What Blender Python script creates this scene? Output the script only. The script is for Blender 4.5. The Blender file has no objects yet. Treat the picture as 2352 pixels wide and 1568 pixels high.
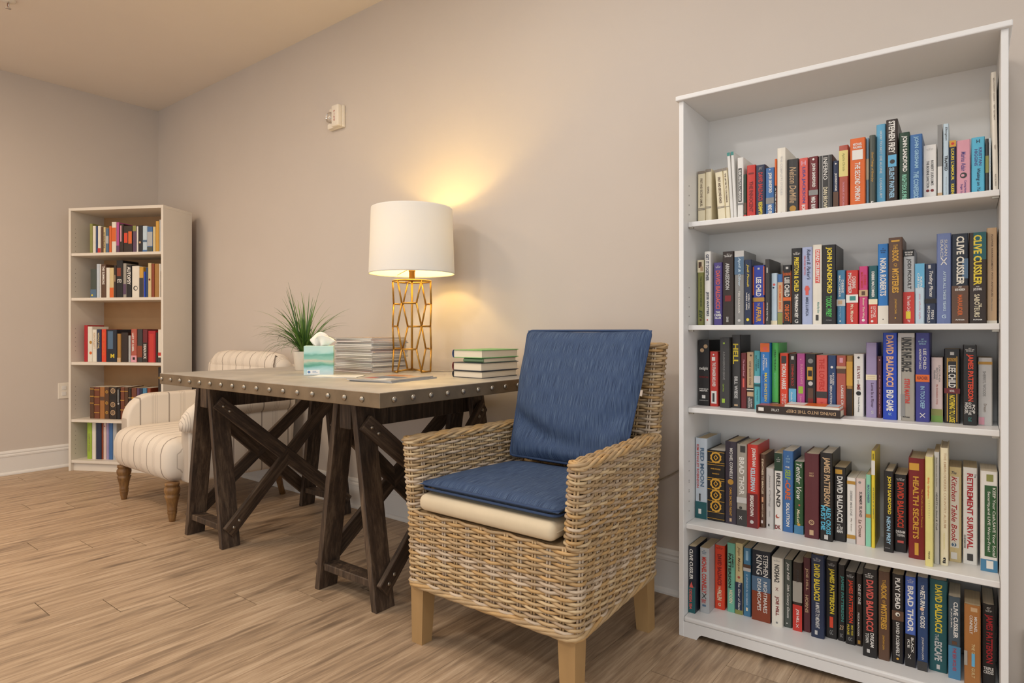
import bpy, bmesh, math, random
from mathutils import Vector, Matrix

# ------------------------------------------------------------------ camera, light, exposure
sc = bpy.context.scene
COL = sc.collection
cam_d = bpy.data.cameras.new('camera')
cam_d.sensor_width = 36.0
cam_d.lens = 1429.03 / 2352 * 36.0
cam_d.shift_y = -(784 - 760.8) / 2352
cam_d.clip_start = 0.05
cam = bpy.data.objects.new('camera', cam_d)
cam.location = (0, 0, 1.0)
cam.rotation_euler = (math.pi / 2, 0, 0.6618)
COL.objects.link(cam)
sc.camera = cam

WORLD_COL, WORLD_STR = (0.95, 0.98, 1.0, 1), 0.62
w = bpy.data.worlds.new('world'); sc.world = w; w.use_nodes = True
bg = w.node_tree.nodes['Background']
bg.inputs[0].default_value = WORLD_COL; bg.inputs[1].default_value = WORLD_STR

def downlight(x, y, power, size=0.4, col=(1.0, 0.90, 0.79), spread=180):
    l = bpy.data.lights.new('ceiling_downlight', 'AREA'); l.shape = 'DISK'; l.size = size
    l.energy = power; l.color = col; l.spread = math.radians(spread)
    o = bpy.data.objects.new('ceiling_downlight', l); o.location = (x, y, 2.795); COL.objects.link(o)
downlight(-1.25, 1.00, 6, col=(1.0, 0.98, 0.96))
downlight(-2.9, 0.45, 9, col=(1.0, 0.83, 0.65))
downlight(-4.3, 0.0, 11, col=(1.0, 0.76, 0.53))
downlight(-0.1, 0.2, 7, col=(0.97, 0.98, 1.0))
downlight(-1.8, -1.0, 17, col=(1.0, 0.95, 0.89))
downlight(-4.6, -1.4, 15, col=(1.0, 0.76, 0.53))

sc.view_settings.view_transform = 'Standard'
sc.view_settings.look = 'None'
sc.view_settings.exposure = 0.78
sc.view_settings.gamma = 1.0
sc.view_settings.use_curve_mapping = False
sc.cycles.use_denoising = True
sc.cycles.max_bounces = 6
sc.cycles.diffuse_bounces = 4
sc.cycles.glossy_bounces = 3
sc.cycles.use_adaptive_sampling = True
sc.cycles.adaptive_threshold = 0.03

# ------------------------------------------------------------------ helpers
rnd = random.Random(7)
PI = math.pi

def lin(c):
    return tuple((v / 12.92 if v <= 0.04045 else ((v + 0.055) / 1.055) ** 2.4) for v in c)

def hx(s):
    return lin(tuple(int(s[i:i + 2], 16) / 255 for i in (0, 2, 4)))

MATS = {}
def M(name, rgb, rough=0.5, metal=0.0, var=0.0, vscale=20, bump=0.0, bscale=200, stretch=(1, 1, 1), spec=0.5, coords='Object', sheen=0.0):
    """principled material with procedural colour variation and fine relief"""
    if name in MATS: return MATS[name]
    m = bpy.data.materials.new(name); m.use_nodes = True
    nt = m.node_tree; p = nt.nodes['Principled BSDF']
    c = hx(rgb) if isinstance(rgb, str) else rgb
    p.inputs['Base Color'].default_value = (*c, 1); p.inputs['Roughness'].default_value = rough
    p.inputs['Metallic'].default_value = metal; p.inputs['Specular IOR Level'].default_value = spec
    if sheen: p.inputs['Sheen Weight'].default_value = sheen
    if var or bump:
        tc = nt.nodes.new('ShaderNodeTexCoord'); mp = nt.nodes.new('ShaderNodeMapping')
        mp.inputs['Scale'].default_value = stretch
        nt.links.new(tc.outputs[coords], mp.inputs['Vector'])
        if var:
            n = nt.nodes.new('ShaderNodeTexNoise'); n.inputs['Scale'].default_value = vscale; n.inputs['Detail'].default_value = 4
            nt.links.new(mp.outputs[0], n.inputs['Vector'])
            r = nt.nodes.new('ShaderNodeValToRGB')
            r.color_ramp.elements[0].position = 0.3; r.color_ramp.elements[1].position = 0.7
            r.color_ramp.elements[0].color = (*[v * (1 - var) for v in c], 1)
            r.color_ramp.elements[1].color = (*[min(1, v * (1 + var)) for v in c], 1)
            nt.links.new(n.outputs[0], r.inputs[0]); nt.links.new(r.outputs[0], p.inputs['Base Color'])
        if bump:
            n2 = nt.nodes.new('ShaderNodeTexNoise'); n2.inputs['Scale'].default_value = bscale; n2.inputs['Detail'].default_value = 3
            nt.links.new(mp.outputs[0], n2.inputs['Vector'])
            b = nt.nodes.new('ShaderNodeBump'); b.inputs['Strength'].default_value = bump; b.inputs['Distance'].default_value = 0.002
            nt.links.new(n2.outputs[0], b.inputs['Height']); nt.links.new(b.outputs[0], p.inputs['Normal'])
    MATS[name] = m
    return m

def mesh(name, verts, faces, mat=None, parent=None, smooth=False, loc=(0, 0, 0), rot=(0, 0, 0)):
    me = bpy.data.meshes.new(name); me.from_pydata([tuple(v) for v in verts], [], faces); me.update()
    if mat: me.materials.append(mat)
    if smooth:
        for f in me.polygons: f.use_smooth = True
    return link(name, me, parent, loc, rot)

def link(name, me, parent=None, loc=(0, 0, 0), rot=(0, 0, 0)):
    o = bpy.data.objects.new(name, me); COL.objects.link(o)
    o.location = loc; o.rotation_euler = rot
    if parent: o.parent = parent
    return o

def tag(o, label, cat, group=None, kind=None):
    o['label'] = label
    if cat: o['category'] = cat
    if group: o['group'] = group
    if kind: o['kind'] = kind
    return o

def struct(o):
    o['kind'] = 'structure'; return o

def thing(name, label, cat, loc=(0, 0, 0), rz=0, group=None):
    o = bpy.data.objects.new(name, None); COL.objects.link(o); o.empty_display_size = 0.05
    o.location = loc; o.rotation_euler = (0, 0, rz)
    return tag(o, label, cat, group)

BOXF = [(0, 3, 2, 1), (4, 5, 6, 7), (0, 1, 5, 4), (1, 2, 6, 5), (2, 3, 7, 6), (3, 0, 4, 7)]
def boxv(x0, x1, y0, y1, z0, z1):
    return [(x0, y0, z0), (x1, y0, z0), (x1, y1, z0), (x0, y1, z0), (x0, y0, z1), (x1, y0, z1), (x1, y1, z1), (x0, y1, z1)]

def box(name, x0, x1, y0, y1, z0, z1, mat, parent=None, bevel=0.0, seg=2, loc=(0, 0, 0), rot=(0, 0, 0), smooth=None):
    if bevel <= 0:
        return mesh(name, boxv(x0, x1, y0, y1, z0, z1), BOXF, mat, parent, False, loc, rot)
    bm = bmesh.new()
    vs = [bm.verts.new(v) for v in boxv(x0, x1, y0, y1, z0, z1)]
    for f in BOXF: bm.faces.new([vs[i] for i in f])
    bmesh.ops.bevel(bm, geom=bm.edges[:], offset=bevel, segments=seg, affect='EDGES', profile=0.5)
    me = bpy.data.meshes.new(name); bm.to_mesh(me); bm.free()
    me.materials.append(mat)
    if smooth or (smooth is None and seg > 2):
        for f in me.polygons: f.use_smooth = True
    return link(name, me, parent, loc, rot)

def tube_data(pts, r, sides=6, closed=False, caps=True, flat=None):
    """verts and faces of a tube along a polyline; r may be a list"""
    pts = [Vector(p) for p in pts]; n = len(pts)
    rr = r if isinstance(r, (list, tuple)) else [r] * n
    V = []; F = []
    up = Vector((0, 0, 1)); prev = None
    for i, p in enumerate(pts):
        if closed: t = pts[(i + 1) % n] - pts[i - 1]
        else: t = pts[min(i + 1, n - 1)] - pts[max(i - 1, 0)]
        if t.length < 1e-9: t = Vector((0, 0, 1))
        t.normalize()
        if prev is None:
            ref = up if abs(t.dot(up)) < 0.9 else Vector((1, 0, 0))
            a = t.cross(ref).normalized()
        else:
            a = (prev - t * prev.dot(t))
            if a.length < 1e-6: a = t.cross(up)
            a.normalize()
        prev = a; b = t.cross(a)
        for k in range(sides):
            an = 2 * PI * k / sides
            V.append(p + (a * math.cos(an) + b * math.sin(an) * (flat or 1)) * rr[i])
    segs = n if closed else n - 1
    for i in range(segs):
        j = (i + 1) % n
        for k in range(sides):
            k2 = (k + 1) % sides
            F.append((i * sides + k, j * sides + k, j * sides + k2, i * sides + k2))
    if not closed and caps:
        F.append(tuple(range(sides))); F.append(tuple((n - 1) * sides + k for k in reversed(range(sides))))
    return V, F

def tube(name, pts, r, mat, parent=None, sides=6, closed=False, smooth=True):
    V, F = tube_data(pts, r, sides, closed)
    return mesh(name, V, F, mat, parent, smooth)

def lathe(name, prof, mat, parent=None, n=24, loc=(0, 0, 0), smooth=True):
    """surface of revolution of (radius, z) about the local z axis"""
    V = []; F = []; k = len(prof)
    for i in range(n):
        a = 2 * PI * i / n
        for r, z in prof: V.append((r * math.cos(a), r * math.sin(a), z))
    for i in range(n):
        j = (i + 1) % n
        for q in range(k - 1): F.append((i * k + q, j * k + q, j * k + q + 1, i * k + q + 1))
    if prof[0][0] > 1e-6: F.append(tuple(i * k for i in reversed(range(n))))
    if prof[-1][0] > 1e-6: F.append(tuple(i * k + k - 1 for i in range(n)))
    o = mesh(name, V, F, mat, parent, smooth, loc)
    return o

def prism(name, poly, axis, a0, a1, mat, parent=None, bevel=0.0, seg=2, smooth=False, loc=(0, 0, 0), rot=(0, 0, 0)):
    """polygon (p, q) extruded along axis 'x', 'y' or 'z' from a0 to a1"""
    def P(p, q, a):
        return {'x': (a, p, q), 'y': (p, a, q), 'z': (p, q, a)}[axis]
    n = len(poly)
    V = [P(p, q, a0) for p, q in poly] + [P(p, q, a1) for p, q in poly]
    F = [tuple(reversed(range(n))), tuple(range(n, 2 * n))] + [(i, (i + 1) % n, n + (i + 1) % n, n + i) for i in range(n)]
    bm = bmesh.new(); vs = [bm.verts.new(v) for v in V]
    for f in F: bm.faces.new([vs[i] for i in f])
    bmesh.ops.recalc_face_normals(bm, faces=bm.faces[:])
    if bevel: bmesh.ops.bevel(bm, geom=bm.edges[:], offset=bevel, segments=seg, affect='EDGES', profile=0.5)
    me = bpy.data.meshes.new(name); bm.to_mesh(me); bm.free(); me.materials.append(mat)
    if smooth:
        for f in me.polygons: f.use_smooth = True
    return link(name, me, parent, loc, rot)

TEXTS = {}
def text_mesh(s, mat, weight=0.012, shear=0.0):
    """lettering as a flat mesh scaled to fill the unit square"""
    key = (s, mat.name, weight, shear)
    if key in TEXTS: return TEXTS[key]
    cu = bpy.data.curves.new('lettering', 'FONT'); cu.body = s; cu.resolution_u = 2; cu.offset = weight; cu.shear = shear
    cu.fill_mode = 'FRONT'
    ob = bpy.data.objects.new('lettering', cu)
    me = bpy.data.meshes.new_from_object(ob)
    bpy.data.objects.remove(ob); bpy.data.curves.remove(cu)
    xs = [v.co.x for v in me.vertices]; ys = [v.co.y for v in me.vertices]
    if xs:
        x0, x1, y0, y1 = min(xs), max(xs), min(ys), max(ys)
        for v in me.vertices:
            v.co.x = (v.co.x - x0) / max(1e-6, x1 - x0) - 0.5; v.co.y = (v.co.y - y0) / max(1e-6, y1 - y0) - 0.5; v.co.z = 0
    me.materials.clear(); me.materials.append(mat); me.name = 'lettering'
    TEXTS[key] = me
    return me

UNIT = {}
def unit_shape(kind, mat):
    """flat print: unit rectangle, disc, ring, cross or triangle in the local xy plane"""
    key = (kind, mat.name)
    if key in UNIT: return UNIT[key]
    V = []; F = []
    if kind == 'rect': V = [(-.5, -.5, 0), (.5, -.5, 0), (.5, .5, 0), (-.5, .5, 0)]; F = [(0, 1, 2, 3)]
    elif kind == 'disc':
        V = [(.5 * math.cos(2 * PI * i / 16), .5 * math.sin(2 * PI * i / 16), 0) for i in range(16)]; F = [tuple(range(16))]
    elif kind == 'ring':
        for i in range(20):
            a = 2 * PI * i / 20; r = .5 if i % 2 else .44
            V += [(r * math.cos(a), r * math.sin(a), 0), (.33 * math.cos(a), .33 * math.sin(a), 0)]
        F = [(2 * i, 2 * ((i + 1) % 20), 2 * ((i + 1) % 20) + 1, 2 * i + 1) for i in range(20)]
        b = len(V); V += [(.2, 0, 0), (0, .26, 0), (-.2, 0, 0), (0, -.26, 0), (.11, 0, 0), (0, .16, 0), (-.11, 0, 0), (0, -.16, 0)]
        F += [(b + i, b + (i + 1) % 4, b + 4 + (i + 1) % 4, b + 4 + i) for i in range(4)]
    elif kind == 'tri': V = [(-.5, -.5, 0), (.5, -.5, 0), (0, .5, 0)]; F = [(0, 1, 2)]
    elif kind == 'cross':
        for q in ((.5, .5), (-.5, .5)):
            b = len(V); V += [(-q[0], -q[1] * .9, 0), (-q[0] + .14 * (1 if q[0] > 0 else -1), -q[1], 0), (q[0], q[1] * .9, 0), (q[0] - .14 * (1 if q[0] > 0 else -1), q[1], 0)]
            F.append((b, b + 1, b + 2, b + 3))
    me = bpy.data.meshes.new(kind); me.from_pydata(V, [], F); me.materials.append(mat)
    UNIT[key] = me
    return me

def decal(name, me, parent, origin, ex, ey, sx, sy):
    """a printed mark: mesh me laid in the plane of ex, ey at origin (parent space), scaled sx, sy"""
    o = bpy.data.objects.new(name, me); COL.objects.link(o); o.parent = parent
    ex = Vector(ex); ey = Vector(ey); ez = ex.cross(ey)
    m = Matrix((( ex.x * sx, ey.x * sy, ez.x, origin[0]), (ex.y * sx, ey.y * sy, ez.y, origin[1]), (ex.z * sx, ey.z * sy, ez.z, origin[2]), (0, 0, 0, 1)))
    o.matrix_basis = m
    return o

# ------------------------------------------------------------------ materials
def wood(name, c0, c1, c2, stretch, scale=1.0, rough=0.5, bump=0.25, tone=0.12, knots=False, wave=0.0):
    """procedural wood: grain noise stretched along one axis, per-object tone shift"""
    if name in MATS: return MATS[name]
    m = bpy.data.materials.new(name); m.use_nodes = True; nt = m.node_tree; L = nt.links.new
    p = nt.nodes['Principled BSDF']; p.inputs['Roughness'].default_value = rough
    tc = nt.nodes.new('ShaderNodeTexCoord'); oi = nt.nodes.new('ShaderNodeObjectInfo')
    sc1 = nt.nodes.new('ShaderNodeVectorMath'); sc1.operation = 'MULTIPLY_ADD'
    mulr = nt.nodes.new('ShaderNodeMath'); mulr.operation = 'MULTIPLY'; mulr.inputs[1].default_value = 37.0
    L(oi.outputs['Random'], mulr.inputs[0])
    sc1.inputs[1].default_value = (1, 1, 1)
    L(tc.outputs['Object'], sc1.inputs[0]); L(mulr.outputs[0], sc1.inputs[2])
    mp = nt.nodes.new('ShaderNodeMapping'); mp.inputs['Scale'].default_value = stretch
    L(sc1.outputs[0], mp.inputs['Vector'])
    n1 = nt.nodes.new('ShaderNodeTexNoise'); n1.inputs['Scale'].default_value = scale; n1.inputs['Detail'].default_value = 7; n1.inputs['Roughness'].default_value = 0.62; n1.inputs['Distortion'].default_value = 0.35
    L(mp.outputs[0], n1.inputs['Vector'])
    r = nt.nodes.new('ShaderNodeValToRGB'); e = r.color_ramp.elements
    e[0].position = 0.28; e[0].color = (*hx(c0), 1); e[1].position = 0.72; e[1].color = (*hx(c2), 1)
    k = e.new(0.5); k.color = (*hx(c1), 1)
    n3 = nt.nodes.new('ShaderNodeTexNoise'); n3.inputs['Scale'].default_value = scale * 3.6; n3.inputs['Detail'].default_value = 4; n3.inputs['Roughness'].default_value = 0.7
    L(mp.outputs[0], n3.inputs['Vector'])
    mixn = nt.nodes.new('ShaderNodeMath'); mixn.operation = 'MULTIPLY_ADD'; mixn.inputs[1].default_value = 0.55
    sub = nt.nodes.new('ShaderNodeMath'); sub.operation = 'SUBTRACT'; sub.inputs[1].default_value = 0.5
    L(n3.outputs[0], sub.inputs[0]); L(sub.outputs[0], mixn.inputs[0]); L(n1.outputs[0], mixn.inputs[2])
    L(mixn.outputs[0], r.inputs[0])
    hsv = nt.nodes.new('ShaderNodeHueSaturation')
    mr = nt.nodes.new('ShaderNodeMapRange'); mr.inputs[3].default_value = 1 - tone; mr.inputs[4].default_value = 1 + tone
    L(oi.outputs['Random'], mr.inputs[0]); L(mr.outputs[0], hsv.inputs['Value'])
    col = r.outputs[0]
    if knots:
        v = nt.nodes.new('ShaderNodeTexNoise'); v.inputs['Scale'].default_value = scale * 0.9; v.inputs['Detail'].default_value = 2
        mp2 = nt.nodes.new('ShaderNodeMapping'); mp2.inputs['Scale'].default_value = (stretch[0] * 0.5, stretch[1] * 1.6, 1)
        L(sc1.outputs[0], mp2.inputs['Vector']); L(mp2.outputs[0], v.inputs['Vector'])
        kr = nt.nodes.new('ShaderNodeValToRGB'); kr.color_ramp.elements[0].position = 0.60; kr.color_ramp.elements[1].position = 0.74
        kr.color_ramp.elements[0].color = (0, 0, 0, 1); kr.color_ramp.elements[1].color = (1, 1, 1, 1)
        L(v.outputs[0], kr.inputs[0])
        mx = nt.nodes.new('ShaderNodeMix'); mx.data_type = 'RGBA'
        L(kr.outputs[0], mx.inputs[0]); L(col, mx.inputs[6]); mx.inputs[7].default_value = (*hx('7d6955'), 1)
        col = mx.outputs[2]
    L(col, hsv.inputs['Color']); L(hsv.outputs[0], p.inputs['Base Color'])
    b = nt.nodes.new('ShaderNodeBump'); b.inputs['Strength'].default_value = bump; b.inputs['Distance'].default_value = 0.002
    L(n1.outputs[0], b.inputs['Height']); L(b.outputs[0], p.inputs['Normal'])
    MATS[name] = m
    return m

def stripes(name, axis):
    """cream upholstery with woven grey stripes that repeat along one axis"""
    if name in MATS: return MATS[name]
    m = bpy.data.materials.new(name); m.use_nodes = True; nt = m.node_tree; L = nt.links.new
    p = nt.nodes['Principled BSDF']; p.inputs['Roughness'].default_value = 0.9; p.inputs['Specular IOR Level'].default_value = 0.2
    tc = nt.nodes.new('ShaderNodeTexCoord'); sp = nt.nodes.new('ShaderNodeSeparateXYZ'); L(tc.outputs['Object'], sp.inputs[0])
    md = nt.nodes.new('ShaderNodeMath'); md.operation = 'MULTIPLY'; md.inputs[1].default_value = 1 / 0.168
    L(sp.outputs['XYZ'.index(axis)], md.inputs[0])
    ad = nt.nodes.new('ShaderNodeMath'); ad.operation = 'ADD'; ad.inputs[1].default_value = 50.3; L(md.outputs[0], ad.inputs[0])
    fr = nt.nodes.new('ShaderNodeMath'); fr.operation = 'FRACT'; L(ad.outputs[0], fr.inputs[0])
    r = nt.nodes.new('ShaderNodeValToRGB'); r.color_ramp.interpolation = 'CONSTANT'
    cr = hx('e3d9cb') + (1,); gr = hx('a89d92') + (1,); lg = hx('c2b7aa') + (1,)
    stops = [(0, cr), (.10, gr), (.15, cr), (.52, lg), (.535, cr), (.575, lg), (.59, cr), (.63, lg), (.645, cr), (.685, lg), (.70, cr)]
    e = r.color_ramp.elements
    e[0].position = 0; e[0].color = cr; e[1].position = stops[1][0]; e[1].color = gr
    for q, c in stops[2:]:
        x = e.new(q); x.color = c
    L(fr.outputs[0], r.inputs[0]); L(r.outputs[0], p.inputs['Base Color'])
    n = nt.nodes.new('ShaderNodeTexNoise'); n.inputs['Scale'].default_value = 900
    b = nt.nodes.new('ShaderNodeBump'); b.inputs['Strength'].default_value = 0.15; b.inputs['Distance'].default_value = 0.001
    L(n.outputs[0], b.inputs['Height']); L(b.outputs[0], p.inputs['Normal'])
    MATS[name] = m
    return m

wall_m = M('wall_paint', 'cec4ba', 0.85, var=0.012, vscale=3, bump=0.06, bscale=260)
ceil_m = M('ceiling_paint', 'eae0d4', 0.9, var=0.01, vscale=3, bump=0.08, bscale=200)
trim_m = M('trim_paint', 'e6e3de', 0.42, var=0.01, vscale=5)
shelf_m = M('white_laminate', 'e9e8e6', 0.38, var=0.01, vscale=4)
shelf2_m = M('cream_laminate', 'e4dccf', 0.45, var=0.015, vscale=4)
backp_m = M('tan_hardboard', 'bd9468', 0.6, var=0.05, vscale=8)
floor_m = wood('floor_vinyl', '8a7560', 'b0967a', 'cdb598', (24, 1.3, 1), 1.7, 0.45, 0.12, 0.04, knots=True)
base_m = M('subfloor', '5a4a3a', 0.8)
dark_wood = wood('dark_stained_oak', '2a1f17', '47372a', '6e5b48', (26, 26, 2.2), 1.4, 0.62, 0.5, 0.10)
zinc_m = M('aged_zinc', 'bdb7ad', 0.5, 0.45, var=0.14, vscale=9, bump=0.05, bscale=30)
zincedge_m = M('aged_zinc_edge', '8b7a63', 0.45, 0.6, var=0.2, vscale=14, bump=0.08, bscale=40)
steel_m = M('nickel_stud', 'a69e91', 0.34, 0.95, var=.15, vscale=60)

# ------------------------------------------------------------------ the room
WY, WX, CE = 2.25, -5.4408, 2.8105
fl = struct(box('floor', WX, 2.4, -3.6, WY, -0.06, -0.004, base_m))
PW, PL = 0.166, 1.01
i0 = int(math.floor((WX + 2.797) / PW)); i1 = int((1.7 + 2.797) / PW)
for i in range(i0, i1 + 1):
    xa, xb = max(WX, -2.797 + i * PW), -2.797 + (i + 1) * PW
    s = 0.728 + 0.165 * i
    n = math.floor((-1.9 - s) / PL)
    y = s + n * PL
    while y < WY:
        ya, yb = max(y, -2.2), min(y + PL, WY)
        if yb - ya > 0.01 and yb > -1.9:
            mesh('plank', boxv(xa + .0004, xb - .0004, ya + .0014, yb - .0014, -0.004, 0.0), BOXF, floor_m, fl)
        y += PL
wb = struct(box('wall_back', WX - 0.1, 2.4, WY, WY + 0.1, -0.06, CE, wall_m))
wl = struct(box('wall_left', WX - 0.1, WX, -3.6, WY, -0.06, CE, wall_m))
ce = struct(box('ceiling', WX - 0.1, 2.4, -3.6, WY + 0.1, CE, CE + 0.1, ceil_m))
BP = [(0, 0), (.024, 0), (.024, .008), (.019, .017), (.013, .021), (.013, .125), (.016, .128), (.016, .138), (.0115, .143), (.0115, .146), (.0135, .152), (.010, .162), (.005, .167), (0, .167)]
def baseboard(name, axis, a0, a1):
    if axis == 'x': poly = [(WY - d, z) for d, z in BP]
    else: poly = [(WX + d, z) for d, z in BP]
    return struct(prism(name, poly, axis, a0, a1, trim_m))
baseboard('baseboard_back', 'x', WX + .001, -0.86)
baseboard('baseboard_right', 'x', 0.06, 2.4)
baseboard('baseboard_left', 'y', -3.6, WY - .025)

# ------------------------------------------------------------------ wide white bookcase
BX, BY, BR, BW, BH, BD = -.826, 1.9557, .031, .850, 1.7717, .258
SHZ = {1: 1.3639, 2: 1.0208, 3: .7467, 4: .3656, 5: .0656}
bc = thing('bookcase', 'wide white five-shelf bookcase full of books beside wicker chair', 'bookcase', (BX, BY, 0), BR)
T = .0155
for nm, a in (('side_panel', 0), ('side_panel', BW - T)):
    sp = box(nm, a, a + T, 0, BD, 0, BH - .016, shelf_m, bc, 0.001, 1)
box('top_board', -.008, BW + .008, -.012, BD, BH - .016, BH, shelf_m, bc, 0.003, 2)
box('back_panel', T, BW - T, BD - .004, BD, .03, BH - .016, shelf_m, bc)
for k, z in SHZ.items():
    rec = {4: .02, 5: 0.0}.get(k, .04)
    box('shelf', T + .0006, BW - T - .0006, rec, BD - .0045, z - .0165, z, shelf_m, bc, 0.002 if k < 5 else 0.005, 2)
z0 = SHZ[5] - .0165
prism('toe_kick', [(T, 0), (T + .043, 0), (T + .052, .014), (T + .06, .019), (BW - T - .06, .019), (BW - T - .052, .014), (BW - T - .043, 0), (BW - T, 0), (BW - T, z0), (T, z0)], 'y', 0.001, .016, shelf_m, bc)
hole_m = M('peg_hole_shadow', '4a4540', 0.9)
def peg_holes(parent, side_x, d0, zs, depth_cols):
    V = []; F = []
    for z in zs:
        for d in depth_cols:
            b = len(V)
            for q in range(8):
                V.append((side_x, d + .0024 * math.cos(q * PI / 4), z + .0024 * math.sin(q * PI / 4)))
            F.append(tuple(range(b, b + 8)))
    o = mesh('peg_holes', V, F, hole_m, parent); o['kind'] = 'stuff'
    return o
pz = [z + dz for z in (1.37, 1.03, .45, .38) for dz in (.02, .052, .084, .116)]
peg_holes(bc, T + .0004, 0, pz, (.05,))
peg_holes(bc, BW - T - .0004, 0, pz, (.05,))
for k in (1, 2, 3, 4):
    for a in (T + .006, BW - T - .012):
        box('shelf_pin', a - .004, a + .010, .045, .055, SHZ[k] - .0215, SHZ[k] - .0168, steel_m, bc)

# ------------------------------------------------------------------ corner bookcase
CX, CY, CR, CW, CH, CD = -5.25, 1.565, math.atan2(.372, .68), .757, 1.883, .30
SHC = {1: 1.56, 2: 1.24, 3: .78, 4: .37, 5: .078}
cb = thing('bookcase', 'narrower cream bookcase set diagonally in the room corner behind striped armchair', 'bookcase', (CX, CY, 0), CR)
T2 = .018
for a in (0, CW - T2): box('side_panel', a, a + T2, 0, CD, 0, CH - .02, shelf2_m, cb, 0.001, 1)
box('top_board', 0, CW, 0, CD, CH - .02, CH, shelf2_m, cb, 0.001, 1)
box('back_panel', T2, CW - T2, CD - .004, CD, .05, CH - .02, backp_m, cb)
for k, z in SHC.items(): box('shelf', T2 + .0005, CW - T2 - .0005, .004, CD - .0045, z - .02, z, shelf2_m, cb, 0.001, 1)
box('toe_kick', T2, CW - T2, .025, .04, 0, SHC[5] - .02, shelf2_m, cb)
peg_holes(cb, T2 + .0004, 0, [z0 + .032 * i for z0 in (1.58, 1.29, .86, .44, .12) for i in range(6)], (.04,))

# ------------------------------------------------------------------ trestle desk
DX0, DX1, DY0, DY1, DZ, DT = -2.985, -1.494, 1.246, 2.172, .8106, .047
desk = thing('trestle_desk', 'zinc-topped desk with studded edge on two dark wooden trestles', 'desk', (-2.2, 1.7, 0), .010)
def dl(x, y): return x + 2.2, y - 1.7
x0, y0 = dl(DX0, DY0); x1, y1 = dl(DX1, DY1)
top = box('tabletop', x0, x1, y0, y1, DZ - DT, DZ, zincedge_m, desk, 0.0015, 1)
sheet = box('top_sheet', x0 + .001, x1 - .001, y0 + .001, y1 - .001, DZ - .0005, DZ + .0006, zinc_m, top)
stud_prof = [(.0102, 0), (.0100, .002), (.0085, .0048), (.0054, .0068), (.0022, .0077), (.0005, .0079)]
sm = lathe('rivet', stud_prof, steel_m, None, 14)
stud_me = sm.data; bpy.data.objects.remove(sm)
zc = DZ - DT / 2
for i in range(17):
    link('rivet', stud_me, top, (x1 - .083 - .0866 * i, y0 - .0004, zc), (PI / 2, 0, 0))
for i in range(11):
    link('rivet', stud_me, top, (x1 + .0004, y0 + .058 + .081 * i, zc), (PI / 2, 0, PI / 2))
for i in range(11):
    link('rivet', stud_me, top, (x0 - .0004, y0 + .058 + .081 * i, zc), (PI / 2, 0, -PI / 2))
bolt = lathe('bolt', [(.0085, 0), (.0082, .002), (.0062, .0045), (.003, .006), (.0004, .0064)], steel_m, None, 12)
bolt_me = bolt.data; bpy.data.objects.remove(bolt)

def board(name, p0, p1, wide, thick, wide_dir, parent, ext=0.0, shear=None):
    """a straight board from p0 to p1 (local z along it) whose broad side lies along wide_dir"""
    p0 = Vector(p0); p1 = Vector(p1); ax = (p1 - p0); L = ax.length; ax.normalize()
    wd = Vector(wide_dir); wd = (wd - ax * wd.dot(ax)).normalized(); td = ax.cross(wd)
    o = box(name, -wide / 2, wide / 2, -thick / 2, thick / 2, -ext, L + ext, dark_wood, parent, 0.003, 1)
    m = Matrix(((wd.x, td.x, ax.x, p0.x), (wd.y, td.y, ax.y, p0.y), (wd.z, td.z, ax.z, p0.z), (0, 0, 0, 1)))
    o.matrix_basis = m
    return o, wd, td, ax, L

def cut_leg(name, cx, side, y0_, y1_, parent, ztop):
    """slanted A-frame leg: foot flat on the floor, top flat under the header"""
    xf, xt, th = side * .168, side * .046, .027
    poly = [(xf - th / 2, 0.0), (xf + th / 2, 0.0), (xt + th / 2, ztop), (xt - th / 2, ztop)]
    return prism(name, poly, 'y', y0_, y1_, dark_wood, parent, 0.002, 1, loc=(cx, 0, 0))

def trestle(cx):
    zt = DZ - DT - .001
    ya, yb = 1.436 - 1.7, 2.165 - 1.7
    LW = .088
    for side in (-1, 1):
        for yy in (ya, yb - LW): cut_leg('leg', cx, side, yy, yy + LW, desk, zt)
    box('header_beam', cx - .0315, cx + .0315, ya + .004, yb - .004, zt - .125, zt, dark_wood, desk, 0.003, 1)
    for yy in (ya + .012, yb - LW + .012):
        xo = .168 - .122 * .092 / zt - .0135
        box('foot_rail', cx - xo, cx + xo, yy, yy + LW - .024, .076, .104, dark_wood, desk, 0.003, 1)
    for side in (-1, 1):
        def px(z): return cx + side * (.168 - .122 * z / zt + .0145 + .011)
        for za, zb, lay in ((.085, .655, 0), (.655, .085, 1)):
            A = (px(za) + side * .0008 * lay, ya + .042, za); B = (px(zb) + side * .0008 * lay, yb - .042, zb)
            o, wd, td, ax, L = board('brace', A, B, .066, .021, (0, 0, 1), desk, ext=.020)
            s = 1 if td.x * side > 0 else -1
            for t in (.012, .05, L - .05, L - .012):
                link('bolt', bolt_me, o, (0, s * .0106, t), (-PI / 2 * s, 0, 0))
trestle(-1.915 + 2.2)
trestle(-2.978 + 2.2)

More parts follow.
